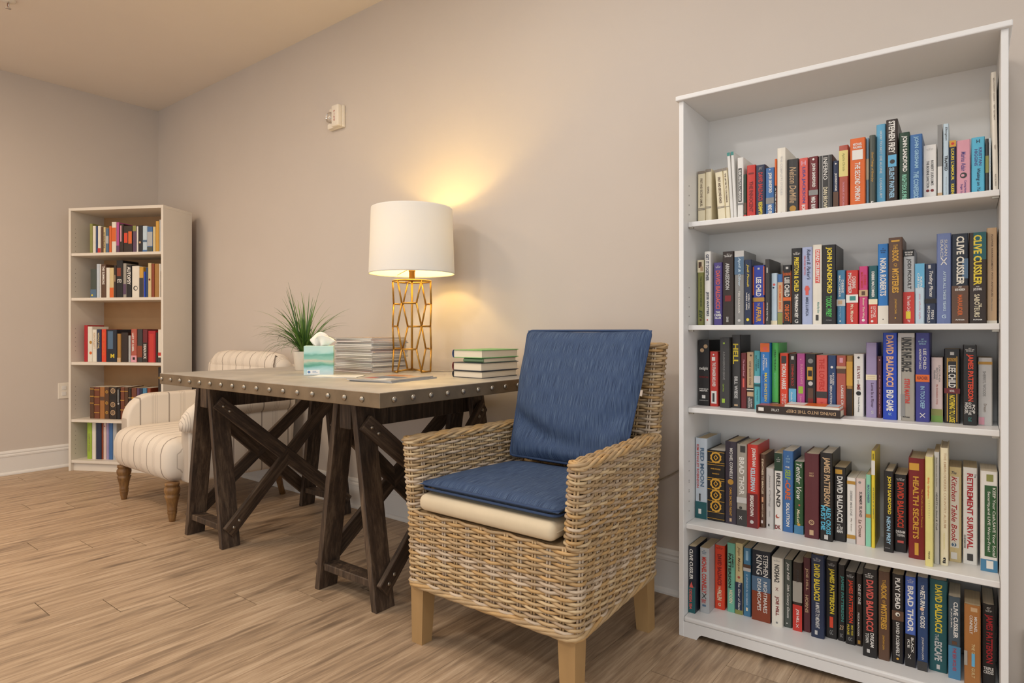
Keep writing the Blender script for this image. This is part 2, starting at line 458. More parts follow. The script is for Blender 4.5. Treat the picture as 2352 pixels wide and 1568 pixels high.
# ------------------------------------------------------------------ striped upholstered armchair
sx_m, sy_m = stripes('striped_linen_across', 'X'), stripes('striped_linen_along', 'Y')
plain_m = M('cream_linen', 'e0d3c2', 0.9, var=0.03, vscale=60, bump=0.15, bscale=900, spec=0.2)
turned_m = wood('turned_gold_oak', '5e4226', '7d5a34', '96703f', (30, 30, 4), 1.2, 0.4, 0.12, 0.04)
ac = thing('striped_armchair', 'cream armchair with grey stripes and turned wooden legs behind the desk', 'armchair', (-3.78, 1.80, 0))
def al(x, y): return x + 3.78, y - 1.80
def soft_box(name, x0, x1, y0, y1, z0, z1, r, mat, parent, bulge=0.0):
    o = box(name, x0, x1, y0, y1, z0, z1, mat, parent, r, 5, smooth=True)
    return o
xa, ya = al(-4.16, 1.445); xb, yb = al(-3.40, 2.08)
soft_box('seat', xa, xb, ya, yb, .195, .435, .085, sx_m, ac)
def arm_profile(y0, y1, top):
    pts = [(y0, .2)]
    for t in range(7):
        a = PI - t * PI / 12
        pts.append((y0 + .15 + .15 * math.cos(a), .46 + (top - .46) * math.sin(a)))
    pts += [(y1, top), (y1, .2)]
    return pts
ay0, ay1 = al(0, 1.53)[1], al(0, 2.14)[1]
for nm, X0, X1 in (('arm', -4.225, -4.125), ('arm', -3.435, -3.335)):
    p0, p1 = al(X0, 0)[0], al(X1, 0)[0]
    arm = prism(nm, arm_profile(ay0, ay1, .615), 'x', p0, p1, sy_m, ac, 0.016, 3, True)
    side = 1 if X0 > -3.8 else -1
    if side < 0: continue
    cxr = (p0 + p1) / 2 + side * .018
    roll = []
    for t in range(7):
        a = PI - t * PI / 12
        roll.append((cxr, ay0 + .15 + .135 * math.cos(a), .47 + .115 * math.sin(a)))
    roll.append((cxr, ay1 - .02, .585))
    rv = [.045, .056] + [.058] * (len(roll) - 2)
    V, F = tube_data(roll, rv, 14)
    mesh('arm_roll', V, F, sy_m, arm, True)
    # gathered fabric over the front of the roll
    V = []; F = []; m_ = 28
    for ring_, (rr0, dy_) in enumerate(((.058, .030), (.056, .006), (.044, -.010), (.024, -.018), (.006, -.020))):
        for q in range(m_):
            a = 2 * PI * q / m_; rr = rr0 * (1 if q % 2 else .94)
            V.append((cxr + rr * math.cos(a), ay0 + .012 + dy_, .505 + rr * math.sin(a)))
    for g in range(4):
        for q in range(m_):
            F.append((g * m_ + q, g * m_ + (q + 1) % m_, (g + 1) * m_ + (q + 1) % m_, (g + 1) * m_ + q))
    F.append(tuple(4 * m_ + q for q in range(m_)))
    mesh('pleated_front', V, F, plain_m, arm, True)
bx0, by0 = al(-4.20, 2.02); bx1, by1 = al(-3.35, 2.16)
prism('backrest', [(by0, .40), (by1, .20), (by1 + .045, .80), (by0 + .02, .80)], 'x', bx0 + .02, bx1 - .02, sx_m, ac, 0.02, 3, True)
rollp = [(bx0 + .03, by0 + .085, .735), (bx0 + .05, by0 + .085, .775), (bx0 + .10, by0 + .085, .80), (bx0 + .18, by0 + .085, .806), (bx1 - .18, by0 + .085, .806), (bx1 - .08, by0 + .085, .795), (bx1 - .04, by0 + .085, .77), (bx1 - .03, by0 + .085, .735)]
V, F = tube_data(rollp, [.045, .062, .069, .07, .07, .069, .062, .045], 16)
mesh('back_roll', V, F, sx_m, ac, True)
tube('piping', [(bx1 - .022, by0 + .01, .72), (bx1 - .03, by0 + .02, .80), (bx1 - .06, by0 + .05, .855), (bx1 - .03, by0 + .12, .80), (bx1 - .022, by0 + .13, .74)], .004, M('grey_piping', '8d8175', 0.8), ac)
lp = [(.013, 0), (.014, .012), (.018, .03), (.017, .034), (.020, .045), (.0205, .052), (.019, .058), (.0215, .062), (.0195, .068), (.024, .10), (.029, .125), (.033, .138), (.027, .142), (.031, .15), (.034, .165), (.033, .178), (.026, .188), (.031, .192), (.031, .205)]
for X, Y in ((-3.425, 1.485), (-4.105, 1.505)):
    q = al(X, Y); lathe('leg', [(r * 1.15, z) for r, z in lp], turned_m, ac, 20, (q[0], q[1], 0))
for X, Y in ((-3.47, 2.12), (-4.09, 2.12)):
    q = al(X, Y)
    tube('leg', [(q[0], q[1] + .035, 0), (q[0], q[1] + .022, .05), (q[0], q[1] + .005, .12), (q[0], q[1], .21)], [.018, .017, .021, .027], turned_m, ac, 10)

# ------------------------------------------------------------------ wicker armchair
reed = [M('reed_%s' % c, c, 0.55, var=0.16, vscale=14, bump=0.2, bscale=120, stretch=(1, 1, 6)) for c in ('bfa278', 'cdb48c', 'ae936e', 'c9b59c', 'bf9b68', 'b39c80')]
leg_m = M('maple_leg', 'ac8a5c', 0.45, var=0.05, vscale=4, stretch=(8, 8, 1), bump=0.05, bscale=60)
wc = thing('wicker_armchair', 'woven wicker armchair with natural reed weave and pale wooden legs', 'armchair', (-1.18, 1.66, 0))
def wl_(x, y): return x + 1.18, y - 1.66

def rrect(x0, x1, y0, y1, r, n=5):
    """rounded rectangle outline as dense points with outward normals"""
    P = []
    for cx, cy, a0 in ((x1 - r, y1 - r, 0), (x0 + r, y1 - r, PI / 2), (x0 + r, y0 + r, PI), (x1 - r, y0 + r, 3 * PI / 2)):
        for k in range(n + 1):
            a = a0 + k * PI / 2 / n
            P.append((cx + r * math.cos(a), cy + r * math.sin(a)))
    return P

def resample(P, N):
    """N evenly spaced (x, y, nx, ny) samples round the closed outline P"""
    m = len(P); seg = [math.dist(P[i], P[(i + 1) % m]) for i in range(m)]; tot = sum(seg)
    out = []; i = 0; acc = 0.0
    for k in range(N):
        s = tot * k / N
        while acc + seg[i] < s - 1e-12:
            acc += seg[i]; i += 1
        t = (s - acc) / max(seg[i], 1e-9); a, b = P[i], P[(i + 1) % m]
        dx, dy = b[0] - a[0], b[1] - a[1]; l = math.hypot(dx, dy) or 1
        out.append((a[0] + dx * t, a[1] + dy * t, dy / l, -dx / l))
    return out, tot

def weave(outline, z0, z1, pitch, spacing, shift, rad=.0048, amp=.0056, sub=4, skip=None):
    """rows of reed woven in and out of upright stakes round a closed outline; shift(z) -> (dx, dy, sx)"""
    P0 = outline
    _, tot = resample(P0, 8)
    N = max(8, int(round(tot / spacing / 2)) * 2)
    S, _ = resample(P0, N * sub)
    rows = int(round((z1 - z0) / pitch))
    cx = sum(p[0] for p in P0) / len(P0)
    for k in range(rows):
        z = z0 + pitch * (k + .5)
        dx, dy, sxx = shift(z)
        pts = []
        for i, (x, y, nx, ny) in enumerate(S):
            o = amp * math.cos(PI * i / sub + PI * k) + rnd.uniform(-.0006, .0006)
            pts.append((cx + (x - cx) * sxx + dx + nx * o, y + dy + ny * o, z + .0012 * math.sin(PI * i / sub * .5 + k * 1.3) + rnd.uniform(-.0006, .0006)))
        V, F = tube_data(pts, rad * rnd.uniform(.94, 1.06), 6, True)
        o = mesh('reed_strand', V, F, reed[rnd.randrange(len(reed))], wc, True)
    for i in range(N):
        x, y, nx, ny = S[i * sub]
        tx, ty = -ny, nx
        for e in (-.0045, .0045):
            pp = []
            for z in (z0 - .004, (z0 + z1) / 2, z1 + .002):
                dx, dy, sxx = shift(z)
                pp.append((cx + (x - cx) * sxx + dx + tx * e, y + dy + ty * e, z))
            V, F = tube_data(pp, .0034, 5)
            mesh('stake', V, F, reed[(i * 3) % len(reed)], wc, True)

def rope(outline, z, shift, rad=.0058, off=.006, turns=0.05, n=3, inset=0.0):
    S, tot = resample(outline, 120)
    cx = sum(p[0] for p in outline) / len(outline); dx, dy, sxx = shift(z)
    w_ = max(2, int(round(tot / turns)))
    for q in range(n):
        pts = []
        for i, (x, y, nx, ny) in enumerate(S):
            a = 2 * PI * w_ * i / len(S) + 2 * PI * q / n
            o = off * math.cos(a) - inset
            pts.append((cx + (x - cx) * sxx + dx + nx * o, y + dy + ny * o, z + off * math.sin(a)))
        V, F = tube_data(pts, rad, 6, True)
        mesh('border_strand', V, F, reed[(q * 2) % len(reed)], wc, True)

wx0, wy0 = wl_(-1.497, 1.376); wx1, wy1 = wl_(-.862, 1.945)
def taper(P):
    """the chair narrows towards its back"""
    c_ = (wx0 + wx1) / 2
    return [(c_ + (x - c_) * (1 - .13 * (y - wy0) / (wy1 - wy0)), y) for x, y in P]
flare = lambda z: (0.006 * (z - .2) / .45, -.008 * (z - .2) / .45, 1 + .055 * (z - .2) / .45)
basep = taper(rrect(wx0, wx1, wy0, wy1, .03))
weave(basep, .203, .428, .0088, .047, flare)
rope(basep, .197, flare, .0058, .0075, .34, 5)
# arms: closed slender loops rising from the base
for X0, X1, s in ((-1.512, -1.452, -1), (-.907, -.847, 1)):
    p0, p1 = wl_(X0, 0)[0], wl_(X1, 0)[0]
    sh = lambda z, s=s: (s * .016 * (z - .43) / .22, -.004 * (z - .43) / .22 - .004 * 0, 1)
    out = rrect(p0 + .006, p1 - .006, wl_(0, 1.374)[1], wl_(0, 1.935)[1], .022)
    out = [(x - s * .0413 * (y - wy0) / (wy1 - wy0), y) for x, y in out]
    weave(out, .428, .645, .0088, .047, sh)
    rope(out, .651, sh, .0052, .0052, .16, 3)
    rope(out, .653, sh, .0052, .0045, .16, 3, .012)
    rope(out, .652, sh, .0050, .003, .16, 2, .021)
    S_, _ = resample(out, 60)
# back: closed slender loop leaning to the wall
bk = lambda z: (0, .100 * max(0, (z - .43)) / .52, 1.0)
outb = rrect(wl_(-1.471, 0)[0], wl_(-.902, 0)[0], wl_(0, 1.885)[1], wl_(0, 1.942)[1], .024)
weave(outb, .428, .945, .0088, .047, bk)
rope(outb, .950, bk, .0052, .0052, .16, 3)
rope(outb, .952, bk, .0052, .0045, .16, 3, .012)
rope(outb, .951, bk, .0050, .003, .16, 2, .021)
# legs
for X, Y, fx, fy in ((-1.462, 1.412, -.004, -.004), (-.897, 1.412, .004, -.004), (-1.424, 1.912, -.004, .016), (-.936, 1.912, .004, .016)):
    q = wl_(X, Y); a, b = .029, .0225
    V = [(q[0] + fx + u * b, q[1] + fy + v * b, 0) for u, v in ((-1, -1), (1, -1), (1, 1), (-1, 1))] + [(q[0] + u * a, q[1] + v * a, .23) for u, v in ((-1, -1), (1, -1), (1, 1), (-1, 1))]
    mesh('leg', V, BOXF, leg_m, wc)
# hidden seat deck that carries the pads
prism('seat_deck', taper([(wx0 + .014, wy0 + .014), (wx1 - .014, wy0 + .014), (wx1 - .014, wy1 - .07), (wx0 + .014, wy1 - .07)]), 'z', .412, .428, reed[2], wc)

def cushion(name, w_, h_, t_, mat, n=22, puff=2.6, wob=0.0, seed=1, creases=()):
    """pillow form in local xy, thickness along z; returns vertices, faces"""
    V = []; F = []; r = random.Random(seed)
    ph = [r.uniform(0, 6.28) for _ in range(6)]
    for side in (1, -1):
        for j in range(n + 1):
            for i in range(n + 1):
                u, v = 2 * i / n - 1, 2 * j / n - 1
                th = (max(0, 1 - abs(u) ** puff) * max(0, 1 - abs(v) ** puff)) ** .45
                pin = 1 - .028 * (1 - abs(abs(u) - abs(v))) * 0 - .035 * (1 - abs(v)) * abs(u) ** 3 * 0
                x = u * w_ / 2 * (1 - .03 * (1 - v * v) * abs(u) ** 2); y = v * h_ / 2 * (1 - .03 * (1 - u * u) * abs(v) ** 2)
                z = side * (t_ / 2 * th)
                z += wob * (math.sin(3.1 * u + ph[0]) * math.cos(2.3 * v + ph[1]) + .5 * math.sin(6.2 * u + ph[2] + 4 * v)) * th * (1 if side > 0 else .3)
                if side > 0:
                    for (cu, cv, ca, amp, wd) in creases:
                        dd = (u - cu) * math.cos(ca) + (v - cv) * math.sin(ca); ll = -(u - cu) * math.sin(ca) + (v - cv) * math.cos(ca)
                        z -= amp * math.exp(-(dd / wd) ** 2) * math.exp(-(ll / .55) ** 2) * min(1, th * 1.5)
                V.append((x, y, z))
    m = n + 1
    for s in (0, 1):
        o = s * m * m
        for j in range(n):
            for i in range(n):
                a, b, c, d = o + j * m + i, o + j * m + i + 1, o + (j + 1) * m + i + 1, o + (j + 1) * m + i
                F.append((a, b, c, d) if s == 0 else (d, c, b, a))
    return V, F

def outline_pts(w_, h_, r=.03, z=0.0, n=5):
    P = rrect(-w_ / 2, w_ / 2, -h_ / 2, h_ / 2, r, n)
    out = []
    for x, y in P:
        u, v = 2 * x / w_, 2 * y / h_
        out.append((x * (1 - .03 * (1 - min(1, v * v)) * abs(u) ** 2), y * (1 - .03 * (1 - min(1, u * u)) * abs(v) ** 2), z))
    return out

def denim(name):
    if name in MATS: return MATS[name]
    m = bpy.data.materials.new(name); m.use_nodes = True; nt = m.node_tree; L = nt.links.new
    p = nt.nodes['Principled BSDF']; p.inputs['Roughness'].default_value = 0.85; p.inputs['Specular IOR Level'].default_value = 0.25
    tc = nt.nodes.new('ShaderNodeTexCoord'); mp = nt.nodes.new('ShaderNodeMapping'); mp.inputs['Scale'].default_value = (820, 16, 0)
    L(tc.outputs['Object'], mp.inputs['Vector'])
    n = nt.nodes.new('ShaderNodeTexNoise'); n.inputs['Scale'].default_value = 1.0; n.inputs['Detail'].default_value = 2; L(mp.outputs[0], n.inputs['Vector'])
    r = nt.nodes.new('ShaderNodeValToRGB'); e = r.color_ramp.elements
    e[0].position = .30; e[0].color = (*hx('293750'), 1); e[1].position = .72; e[1].color = (*hx('5d7088'), 1); q = e.new(.5); q.color = (*hx('405272'), 1)
    L(n.outputs[0], r.inputs[0]); L(r.outputs[0], p.inputs['Base Color'])
    b = nt.nodes.new('ShaderNodeBump'); b.inputs['Strength'].default_value = .35; b.inputs['Distance'].default_value = .0015
    L(n.outputs[0], b.inputs['Height']); L(b.outputs[0], p.inputs['Normal'])
    MATS[name] = m
    return m
blue_m = denim('blue_slub_denim')
pipe_m = M('blue_piping', '34486a', 0.85)
canvas_m = M('natural_canvas', 'd9c8aa', 0.88, var=0.03, vscale=25, bump=0.12, bscale=700, spec=0.25)

pad = thing('seat_pad', 'cream canvas seat pad on the wicker chair under blue cushion', 'cushion', (-1.180, 1.622, .4375))
prism('pad_body', [(-.258, -.262), (.258, -.262), (.222, .235), (-.222, .235)], 'z', 0, .052, canvas_m, pad, .022, 5, True)
tube('seam', [(p[0] * (1.022 - .14 * (p[1] / .492 + .5)), p[1] - .013, .026) for p in outline_pts(.508, .494, .03)], .0024, canvas_m, pad, 6, True)
tk = thing('seat_cushion', 'flat blue denim seat cushion with piped edge on wicker chair', 'cushion', (-1.180, 1.600, .518))
tp_ = lambda x, y: x * (1 - .13 * (y / .455 + .5))
V, F = cushion('c', .53, .455, .052, blue_m, 22, 4.0, .002, 3)
V = [(tp_(x, y), y, z) for x, y, z in V]
mesh('cushion_cover', V, F, blue_m, tk, True)
tube('piping', [(tp_(x, y), y, z) for x, y, z in outline_pts(.526, .45, .03, .002)], .0042, pipe_m, tk, 6, True)
tube('piping', [(tp_(x, y), y, z) for x, y, z in outline_pts(.522, .446, .03, -.012)], .0042, pipe_m, tk, 6, True)
bk_c = thing('back_cushion', 'plump blue denim back cushion leaning upright in wicker chair', 'cushion', (-1.165, 1.850, .778))
bk_c.rotation_euler = (math.radians(71), 0, math.radians(0))
V, F = cushion('c', .514, .478, .11, blue_m, 30, 3.0, .004, 5, creases=((-.75, -.45, 1.15, .022, .10), (-.45, -.62, 1.35, .016, .12), (.1, -.75, 1.5, .012, .12), (.8, -.3, 2.2, .012, .12)))
bp_ = lambda x, y: x * (.88 + .12 * min(1, (y / .478 + .5) * 1.7))
V = [(bp_(x, y), y, z) for x, y, z in V]
mesh('cushion_cover', V, F, blue_m, bk_c, True)
tube('piping', [(bp_(x, y), y, z) for x, y, z in outline_pts(.512, .476, .02)], .0045, pipe_m, bk_c, 6, True)
tg = box('care_tag', -.004, .004, -.008, .012, -.001, .001, M('tag_fabric', 'c9b9a8', .9), bk_c, loc=(.252, .02, .0))

# ------------------------------------------------------------------ table lamp
gold_m = M('brushed_gold', 'b98d45', 0.32, 0.9, var=0.06, vscale=30)
LX, LY, LZ = -2.125, 1.978, DZ + .0006
lamp = thing('table_lamp', 'gold wire-frame table lamp with white drum shade, lit on the desk', 'lamp', (LX, LY, LZ), .6618)
R0 = .0875; lev = [.006, .1085, .212, .3155, .419]
def node(k, j, s):
    """end of bar j (s = -1 or 1) on level k"""
    c = -PI / 2 + j * 2 * PI / 3 + (0 if k % 2 else PI / 3)
    r = R0 * (1.0 if k % 2 == 0 else 1.0)
    a = c + s * .385
    return (r * math.cos(a), r * math.sin(a), lev[k])
for k in range(5):
    for j in range(3):
        if k < 4:
            tube('wire_bar', [node(k, j, -1), node(k, j, 1)], .0042, gold_m, lamp, 8)
for k in range(4):
    for j in range(3):
        for s in (-1, 1):
            p = node(k, j, s)
            best = min(((jj, ss) for jj in range(3) for ss in (-1, 1)), key=lambda q: math.dist(p, node(k + 1, *q)))
            tube('wire_upright', [p, node(k + 1, *best)], .0042, gold_m, lamp, 8)
ring = [(R0 * math.cos(2 * PI * i / 36), R0 * math.sin(2 * PI * i / 36), lev[4]) for i in range(36)]
V, F = tube_data(ring, .0042, 8, True); mesh('top_ring', V, F, gold_m, lamp, True)
for j in range(3):
    a, b = node(0, j, -1), node(0, j, 1)
    mid = ((a[0] + b[0]) / 2, (a[1] + b[1]) / 2, lev[0])
    tube('foot_spoke', [(0, 0, .016), (mid[0], mid[1], lev[0])], .0042, gold_m, lamp, 8)
    t0, t1 = (R0 * math.cos(j * 2 * PI / 3), R0 * math.sin(j * 2 * PI / 3), lev[4]), (0, 0, lev[4] + .002)
    tube('top_spoke', [t0, t1], .003, gold_m, lamp, 8)
tube('stem', [(0, 0, .012), (0, 0, .465)], .0052, gold_m, lamp, 10)
lathe('socket', [(.0125, .423), (.0135, .427), (.0135, .463), (.016, .465), (.016, .473), (.009, .477)], gold_m, lamp, 20)
def shade_mat():
    m = bpy.data.materials.new('white_linen_shade'); m.use_nodes = True; nt = m.node_tree; L = nt.links.new
    nt.nodes.remove(nt.nodes['Principled BSDF']); out = nt.nodes['Material Output']
    d = nt.nodes.new('ShaderNodeBsdfDiffuse'); t = nt.nodes.new('ShaderNodeBsdfTranslucent'); mx = nt.nodes.new('ShaderNodeMixShader')
    n = nt.nodes.new('ShaderNodeTexNoise'); n.inputs['Scale'].default_value = 900
    r = nt.nodes.new('ShaderNodeValToRGB'); r.color_ramp.elements[0].color = (.82, .80, .76, 1); r.color_ramp.elements[1].color = (.90, .88, .84, 1)
    L(n.outputs[0], r.inputs[0]); L(r.outputs[0], d.inputs[0]); L(r.outputs[0], t.inputs[0])
    mx.inputs[0].default_value = .13
    L(d.outputs[0], mx.inputs[1]); L(t.outputs[0], mx.inputs[2]); L(mx.outputs[0], out.inputs[0])
    return m
zs0, zs1 = .452, .752
prof = [(.196, zs0), (.1955, zs0 + .006), (.1855, zs1 - .006), (.185, zs1), (.1835, zs1), (.1835, zs1 - .006), (.1935, zs0 + .006), (.1945, zs0)]
V = []; F = []; n = 64; k = len(prof)
for i in range(n):
    a = 2 * PI * i / n
    V += [(r * math.cos(a), r * math.sin(a), z) for r, z in prof]
for i in range(n):
    j = (i + 1) % n
    for q in range(k): F.append((i * k + q, j * k + q, j * k + (q + 1) % k, i * k + (q + 1) % k))
mesh('lamp_shade', V, F, shade_mat(), lamp, True)
for j in range(3):
    a = j * 2 * PI / 3
    tube('harp_spoke', [(0.012 * math.cos(a), 0.012 * math.sin(a), zs0 + .03), (.192 * math.cos(a), .192 * math.sin(a), zs0 + .012)], .0018, gold_m, lamp, 6)
bulb_m = bpy.data.materials.new('warm_bulb'); bulb_m.use_nodes = True
bp = bulb_m.node_tree.nodes['Principled BSDF']; bp.inputs['Base Color'].default_value = (1, .9, .7, 1)
bp.inputs['Emission Color'].default_value = (1.0, .74, .36, 1); bp.inputs['Emission Strength'].default_value = 3.0
bo = lathe('light_bulb', [(.010, .484), (.014, .50), (.024, .525), (.030, .55), (.028, .57), (.018, .585), (.0005, .590)], bulb_m, lamp, 20)
bl = bpy.data.lights.new('bulb_light', 'POINT'); bl.energy = 3.8; bl.color = (1.0, .67, .20); bl.shadow_soft_size = .03
blo = bpy.data.objects.new('bulb_light', bl); blo.parent = lamp; blo.location = (0, 0, .63); COL.objects.link(blo)

# ------------------------------------------------------------------ grass plant in a pot
pot_m = M('cream_ceramic', 'ddd3c4', 0.45, var=0.02, vscale=10)
plant = thing('potted_grass', 'bushy green grass plant in cream pot at the back of desk', 'plant', (-2.655, 1.765, LZ))
lathe('pot', [(.040, 0), (.043, .004), (.052, .088), (.052, .092), (.048, .092), (.046, .080), (.0005, .078)], pot_m, plant, 28)
leaf_ms = [M('grass_%s' % c, c, 0.45, var=0.15, vscale=12) for c in ('406a24', '557c30', '31561f', '688b3a')]
def blade(L, bend, droop, wd, seed):
    r = random.Random(seed); V = []; F = []; n = 9
    x = z = 0.0; ang = math.radians(88 - bend * .25)
    for i in range(n + 1):
        t = i / n
        w2 = wd * (1 - t ** 2.2) * (.55 + .45 * min(1, t * 6)) / 2 + .0003
        V += [(x, -w2, z + w2 * .35), (x, 0, z), (x, w2, z + w2 * .35)]
        ang -= math.radians((bend + droop * t * t) / n)
        x += L / n * math.cos(ang); z += L / n * math.sin(ang)
    for i in range(n):
        a = 3 * i
        F += [(a, a + 1, a + 4, a + 3), (a + 1, a + 2, a + 5, a + 4)]
    me = bpy.data.meshes.new('leaf_blade'); me.from_pydata(V, [], F)
    for f in me.polygons: f.use_smooth = True
    return me
kinds = []
for i in range(14):
    b = [6, 22, 44, 56, 68, 80, 94, 32, 50, 62, 74, 88, 104, 14][i]
    me = blade([.33, .32, .30, .30, .29, .29, .31, .28, .27, .26, .25, .26, .29, .30][i], b, [10, 20, 30, 45, 60, 70, 80, 25, 40, 50, 60, 70, 75, 5][i], .0074, i)
    kinds.append(me)
for i in range(190):
    me = kinds[i % 14]
    key = (me.name, i % 4)
    mm = UNIT.get(key)
    if mm is None:
        mm = me.copy(); mm.materials.clear(); mm.materials.append(leaf_ms[i % 4]); UNIT[key] = mm
    a = i * 2.39996 + rnd.uniform(-.3, .3)
    # blades that would reach the magazine stack stay short and upright
    toward = abs((a - .08 + PI) % (2 * PI) - PI) < 1.1
    o = link('leaf_blade', mm, plant, (.020 * math.cos(a) * rnd.random(), .020 * math.sin(a) * rnd.random(), .080), (rnd.uniform(-.22, .22), rnd.uniform(-.25, .18), a))
    s = rnd.uniform(.62, 1.12) * (.55 if toward else 1); o.scale = (s, s, s)

# ------------------------------------------------------------------ tissue box
def tissue_print():
    m = bpy.data.materials.new('seafoam_watercolour_print'); m.use_nodes = True; nt = m.node_tree; L = nt.links.new
    p = nt.nodes['Principled BSDF']; p.inputs['Roughness'].default_value = .4
    tc = nt.nodes.new('ShaderNodeTexCoord'); mp = nt.nodes.new('ShaderNodeMapping'); mp.inputs['Scale'].default_value = (14, 14, 50)
    L(tc.outputs['Object'], mp.inputs['Vector'])
    n = nt.nodes.new('ShaderNodeTexNoise'); n.inputs['Scale'].default_value = 1.0; n.inputs['Detail'].default_value = 3; L(mp.outputs[0], n.inputs['Vector'])
    sp = nt.nodes.new('ShaderNodeSeparateXYZ'); L(tc.outputs['Object'], sp.inputs[0])
    zz = nt.nodes.new('ShaderNodeMath'); zz.operation = 'MULTIPLY'; zz.inputs[1].default_value = 1 / .126; L(sp.outputs[2], zz.inputs[0])
    nn = nt.nodes.new('ShaderNodeMath'); nn.operation = 'MULTIPLY_ADD'; nn.inputs[1].default_value = .30; L(n.outputs[0], nn.inputs[0]); L(zz.outputs[0], nn.inputs[2])
    r = nt.nodes.new('ShaderNodeValToRGB'); e = r.color_ramp.elements
    e[0].position = .12; e[0].color = (*hx('dfe9ea'), 1); e[1].position = 1.0; e[1].color = (*hx('c2e2d8'), 1)
    for q, c in ((.32, 'b9dbdf'), (.42, '8fc6c4'), (.50, '5fa38f'), (.56, '8fbfa9'), (.64, 'cfc9b4'), (.74, '8dc3b2'), (.84, '6fae9b'), (.90, 'a5d6cd')):
        x = e.new(q); x.color = (*hx(c), 1)
    L(nn.outputs[0], r.inputs[0]); L(r.outputs[0], p.inputs['Base Color'])
    return m
tb = thing('tissue_box', 'cube tissue box with teal seascape print and white tissue on top', 'tissue box', (-2.353, 1.641, LZ), math.radians(52))
tprint = tissue_print()
box('carton', -.0615, .0615, -.0615, .0615, 0, .126, tprint, tb, .0015, 1)
V = [(.036 * math.cos(2 * PI * i / 20), .022 * math.sin(2 * PI * i / 20), .1263) for i in range(20)]
mesh('opening', V, [tuple(range(20))], M('opening_dark', '8a938f', .8), tb)
tis_m = M('white_tissue', 'f1ece4', .95, var=.02, vscale=20)
def sheet_up(seed, ox, h, wd, rot):
    r = random.Random(seed); V = []; F = []; n = 10
    for j in range(n + 1):
        t = j / n
        for i in range(n + 1):
            u = 2 * i / n - 1
            fold = .012 * math.sin(u * 4 + seed) * (1 - t * .4)
            spread = wd * (.35 + .65 * math.sin(t * 2.2))
            V.append((ox + u * spread / 2 + .010 * t * math.sin(seed * 2.0), fold + .018 * t * t * math.cos(seed + u * 2), .121 + h * t * (1 - .45 * u * u * t)))
    m = n + 1
    for j in range(n):
        for i in range(n): F.append((j * m + i, j * m + i + 1, (j + 1) * m + i + 1, (j + 1) * m + i))
    o = mesh('tissue', V, F, tis_m, tb, True)
    o.rotation_euler = (0, 0, rot)
    md = o.modifiers.new('solid', 'SOLIDIFY'); md.thickness = .0008
sheet_up(1, -.004, .066, .085, .1)
sheet_up(4, .010, .052, .10, -.5)
lab_m = M('carton_label', 'f2f4f2', .5); blu_m = M('carton_emblem', '5d86b8', .5)
decal('label_patch', unit_shape('rect', lab_m), tb, (-.022, -.0619, .014), (1, 0, 0), (0, 0, 1), .052, .018)
decal('label_emblem', unit_shape('disc', blu_m), tb, (-.040, -.0622, .014), (1, 0, 0), (0, 0, 1), .012, .011)
decal('label_line', unit_shape('rect', blu_m), tb, (-.018, -.0622, .017), (1, 0, 0), (0, 0, 1), .016, .0016)
decal('label_line', unit_shape('rect', blu_m), tb, (-.015, -.0622, .0115), (1, 0, 0), (0, 0, 1), .022, .0016)

# ------------------------------------------------------------------ magazines
paper_cols = ['dedbd5', 'd2cfc9', 'e6e2dc', 'c9c5bf', 'd8d4ce']
cover_cols = [('b9a08c', 'tan'), ('c9c3bb', 'grey'), ('a86a58', 'russet'), ('8c8f94', 'slate'), ('d2cbbf', 'cream'), ('7d7468', 'brown')]
def magazine(label, cx, cy, z, rz, th, ccol, sag=0.0, group=None, w_=.212, h_=.274, n=8):
    """soft-covered magazine: page block plus cover wrapped round its spine, slightly sagging at the free side"""
    t = thing('magazine', label, 'magazine', (cx, cy, z), rz, group)
    pm = M('magazine_pages_' + paper_cols[rnd.randrange(5)], paper_cols[rnd.randrange(5)], .7)
    cm = M('magazine_cover_' + ccol, ccol, .35, var=.28, vscale=14)
    def slab(name, z0, z1, mat, ins=0.0):
        V = []; F = []
        for i in range(n + 1):
            u = i / n; x = -h_ / 2 + ins + (h_ - 2 * ins) * u
            dz = -sag * (u - .5) * 2 * abs(u - .5) * 2 if u > .5 else 0
            V += [(x, -w_ / 2 + ins, z0 + dz), (x, w_ / 2 - ins, z0 + dz), (x, -w_ / 2 + ins, z1 + dz), (x, w_ / 2 - ins, z1 + dz)]
        for i in range(n):
            a, b = 4 * i, 4 * i + 4
            F += [(a, a + 1, b + 1, b), (a + 2, b + 2, b + 3, a + 3), (a, b, b + 2, a + 2), (a + 1, a + 3, b + 3, b + 1)]
        F += [(0, 2, 3, 1), (4 * n, 4 * n + 1, 4 * n + 3, 4 * n + 2)]
        return mesh(name, V, F, mat, t)
    slab('page_block', .0006, th - .0006, pm, .0015)
    slab('cover', th - .0006, th, cm); slab('cover', 0, .0006, cm)
    return t
ords = ['lowest', 'second', 'third', 'fourth', 'fifth', 'sixth', 'seventh', 'eighth', 'ninth', 'tenth', 'eleventh', 'twelfth', 'thirteenth', 'fourteenth', 'fifteenth', 'sixteenth', 'seventeenth', 'eighteenth', 'nineteenth', 'twentieth', 'topmost']
z = LZ + .0002
for i in range(21):
    th = [.0067, .0084, .0060, .0076, .0092, .0065][i % 6]
    cc, cn = cover_cols[(i * 5 + 2) % 6]
    lab = ('%s magazine of the tall stack between tissue box and lamp' if i in (0, 20) else '%s magazine counted upwards in the tall stack between tissue box and lamp') % ords[i]
    magazine(lab, -2.366 + rnd.uniform(-.009, .008), 1.935 + rnd.uniform(-.007, .007), z, rnd.uniform(-.035, .035), th, cc, 0.0, 'magazines in the tall stack')
    z += th + .0003
za = LZ + .0002
magazine('grey magazine lying underneath the colourful one near the desk corner', -1.862, 1.640, za, math.radians(-82), .0048, '6f7480', .0)
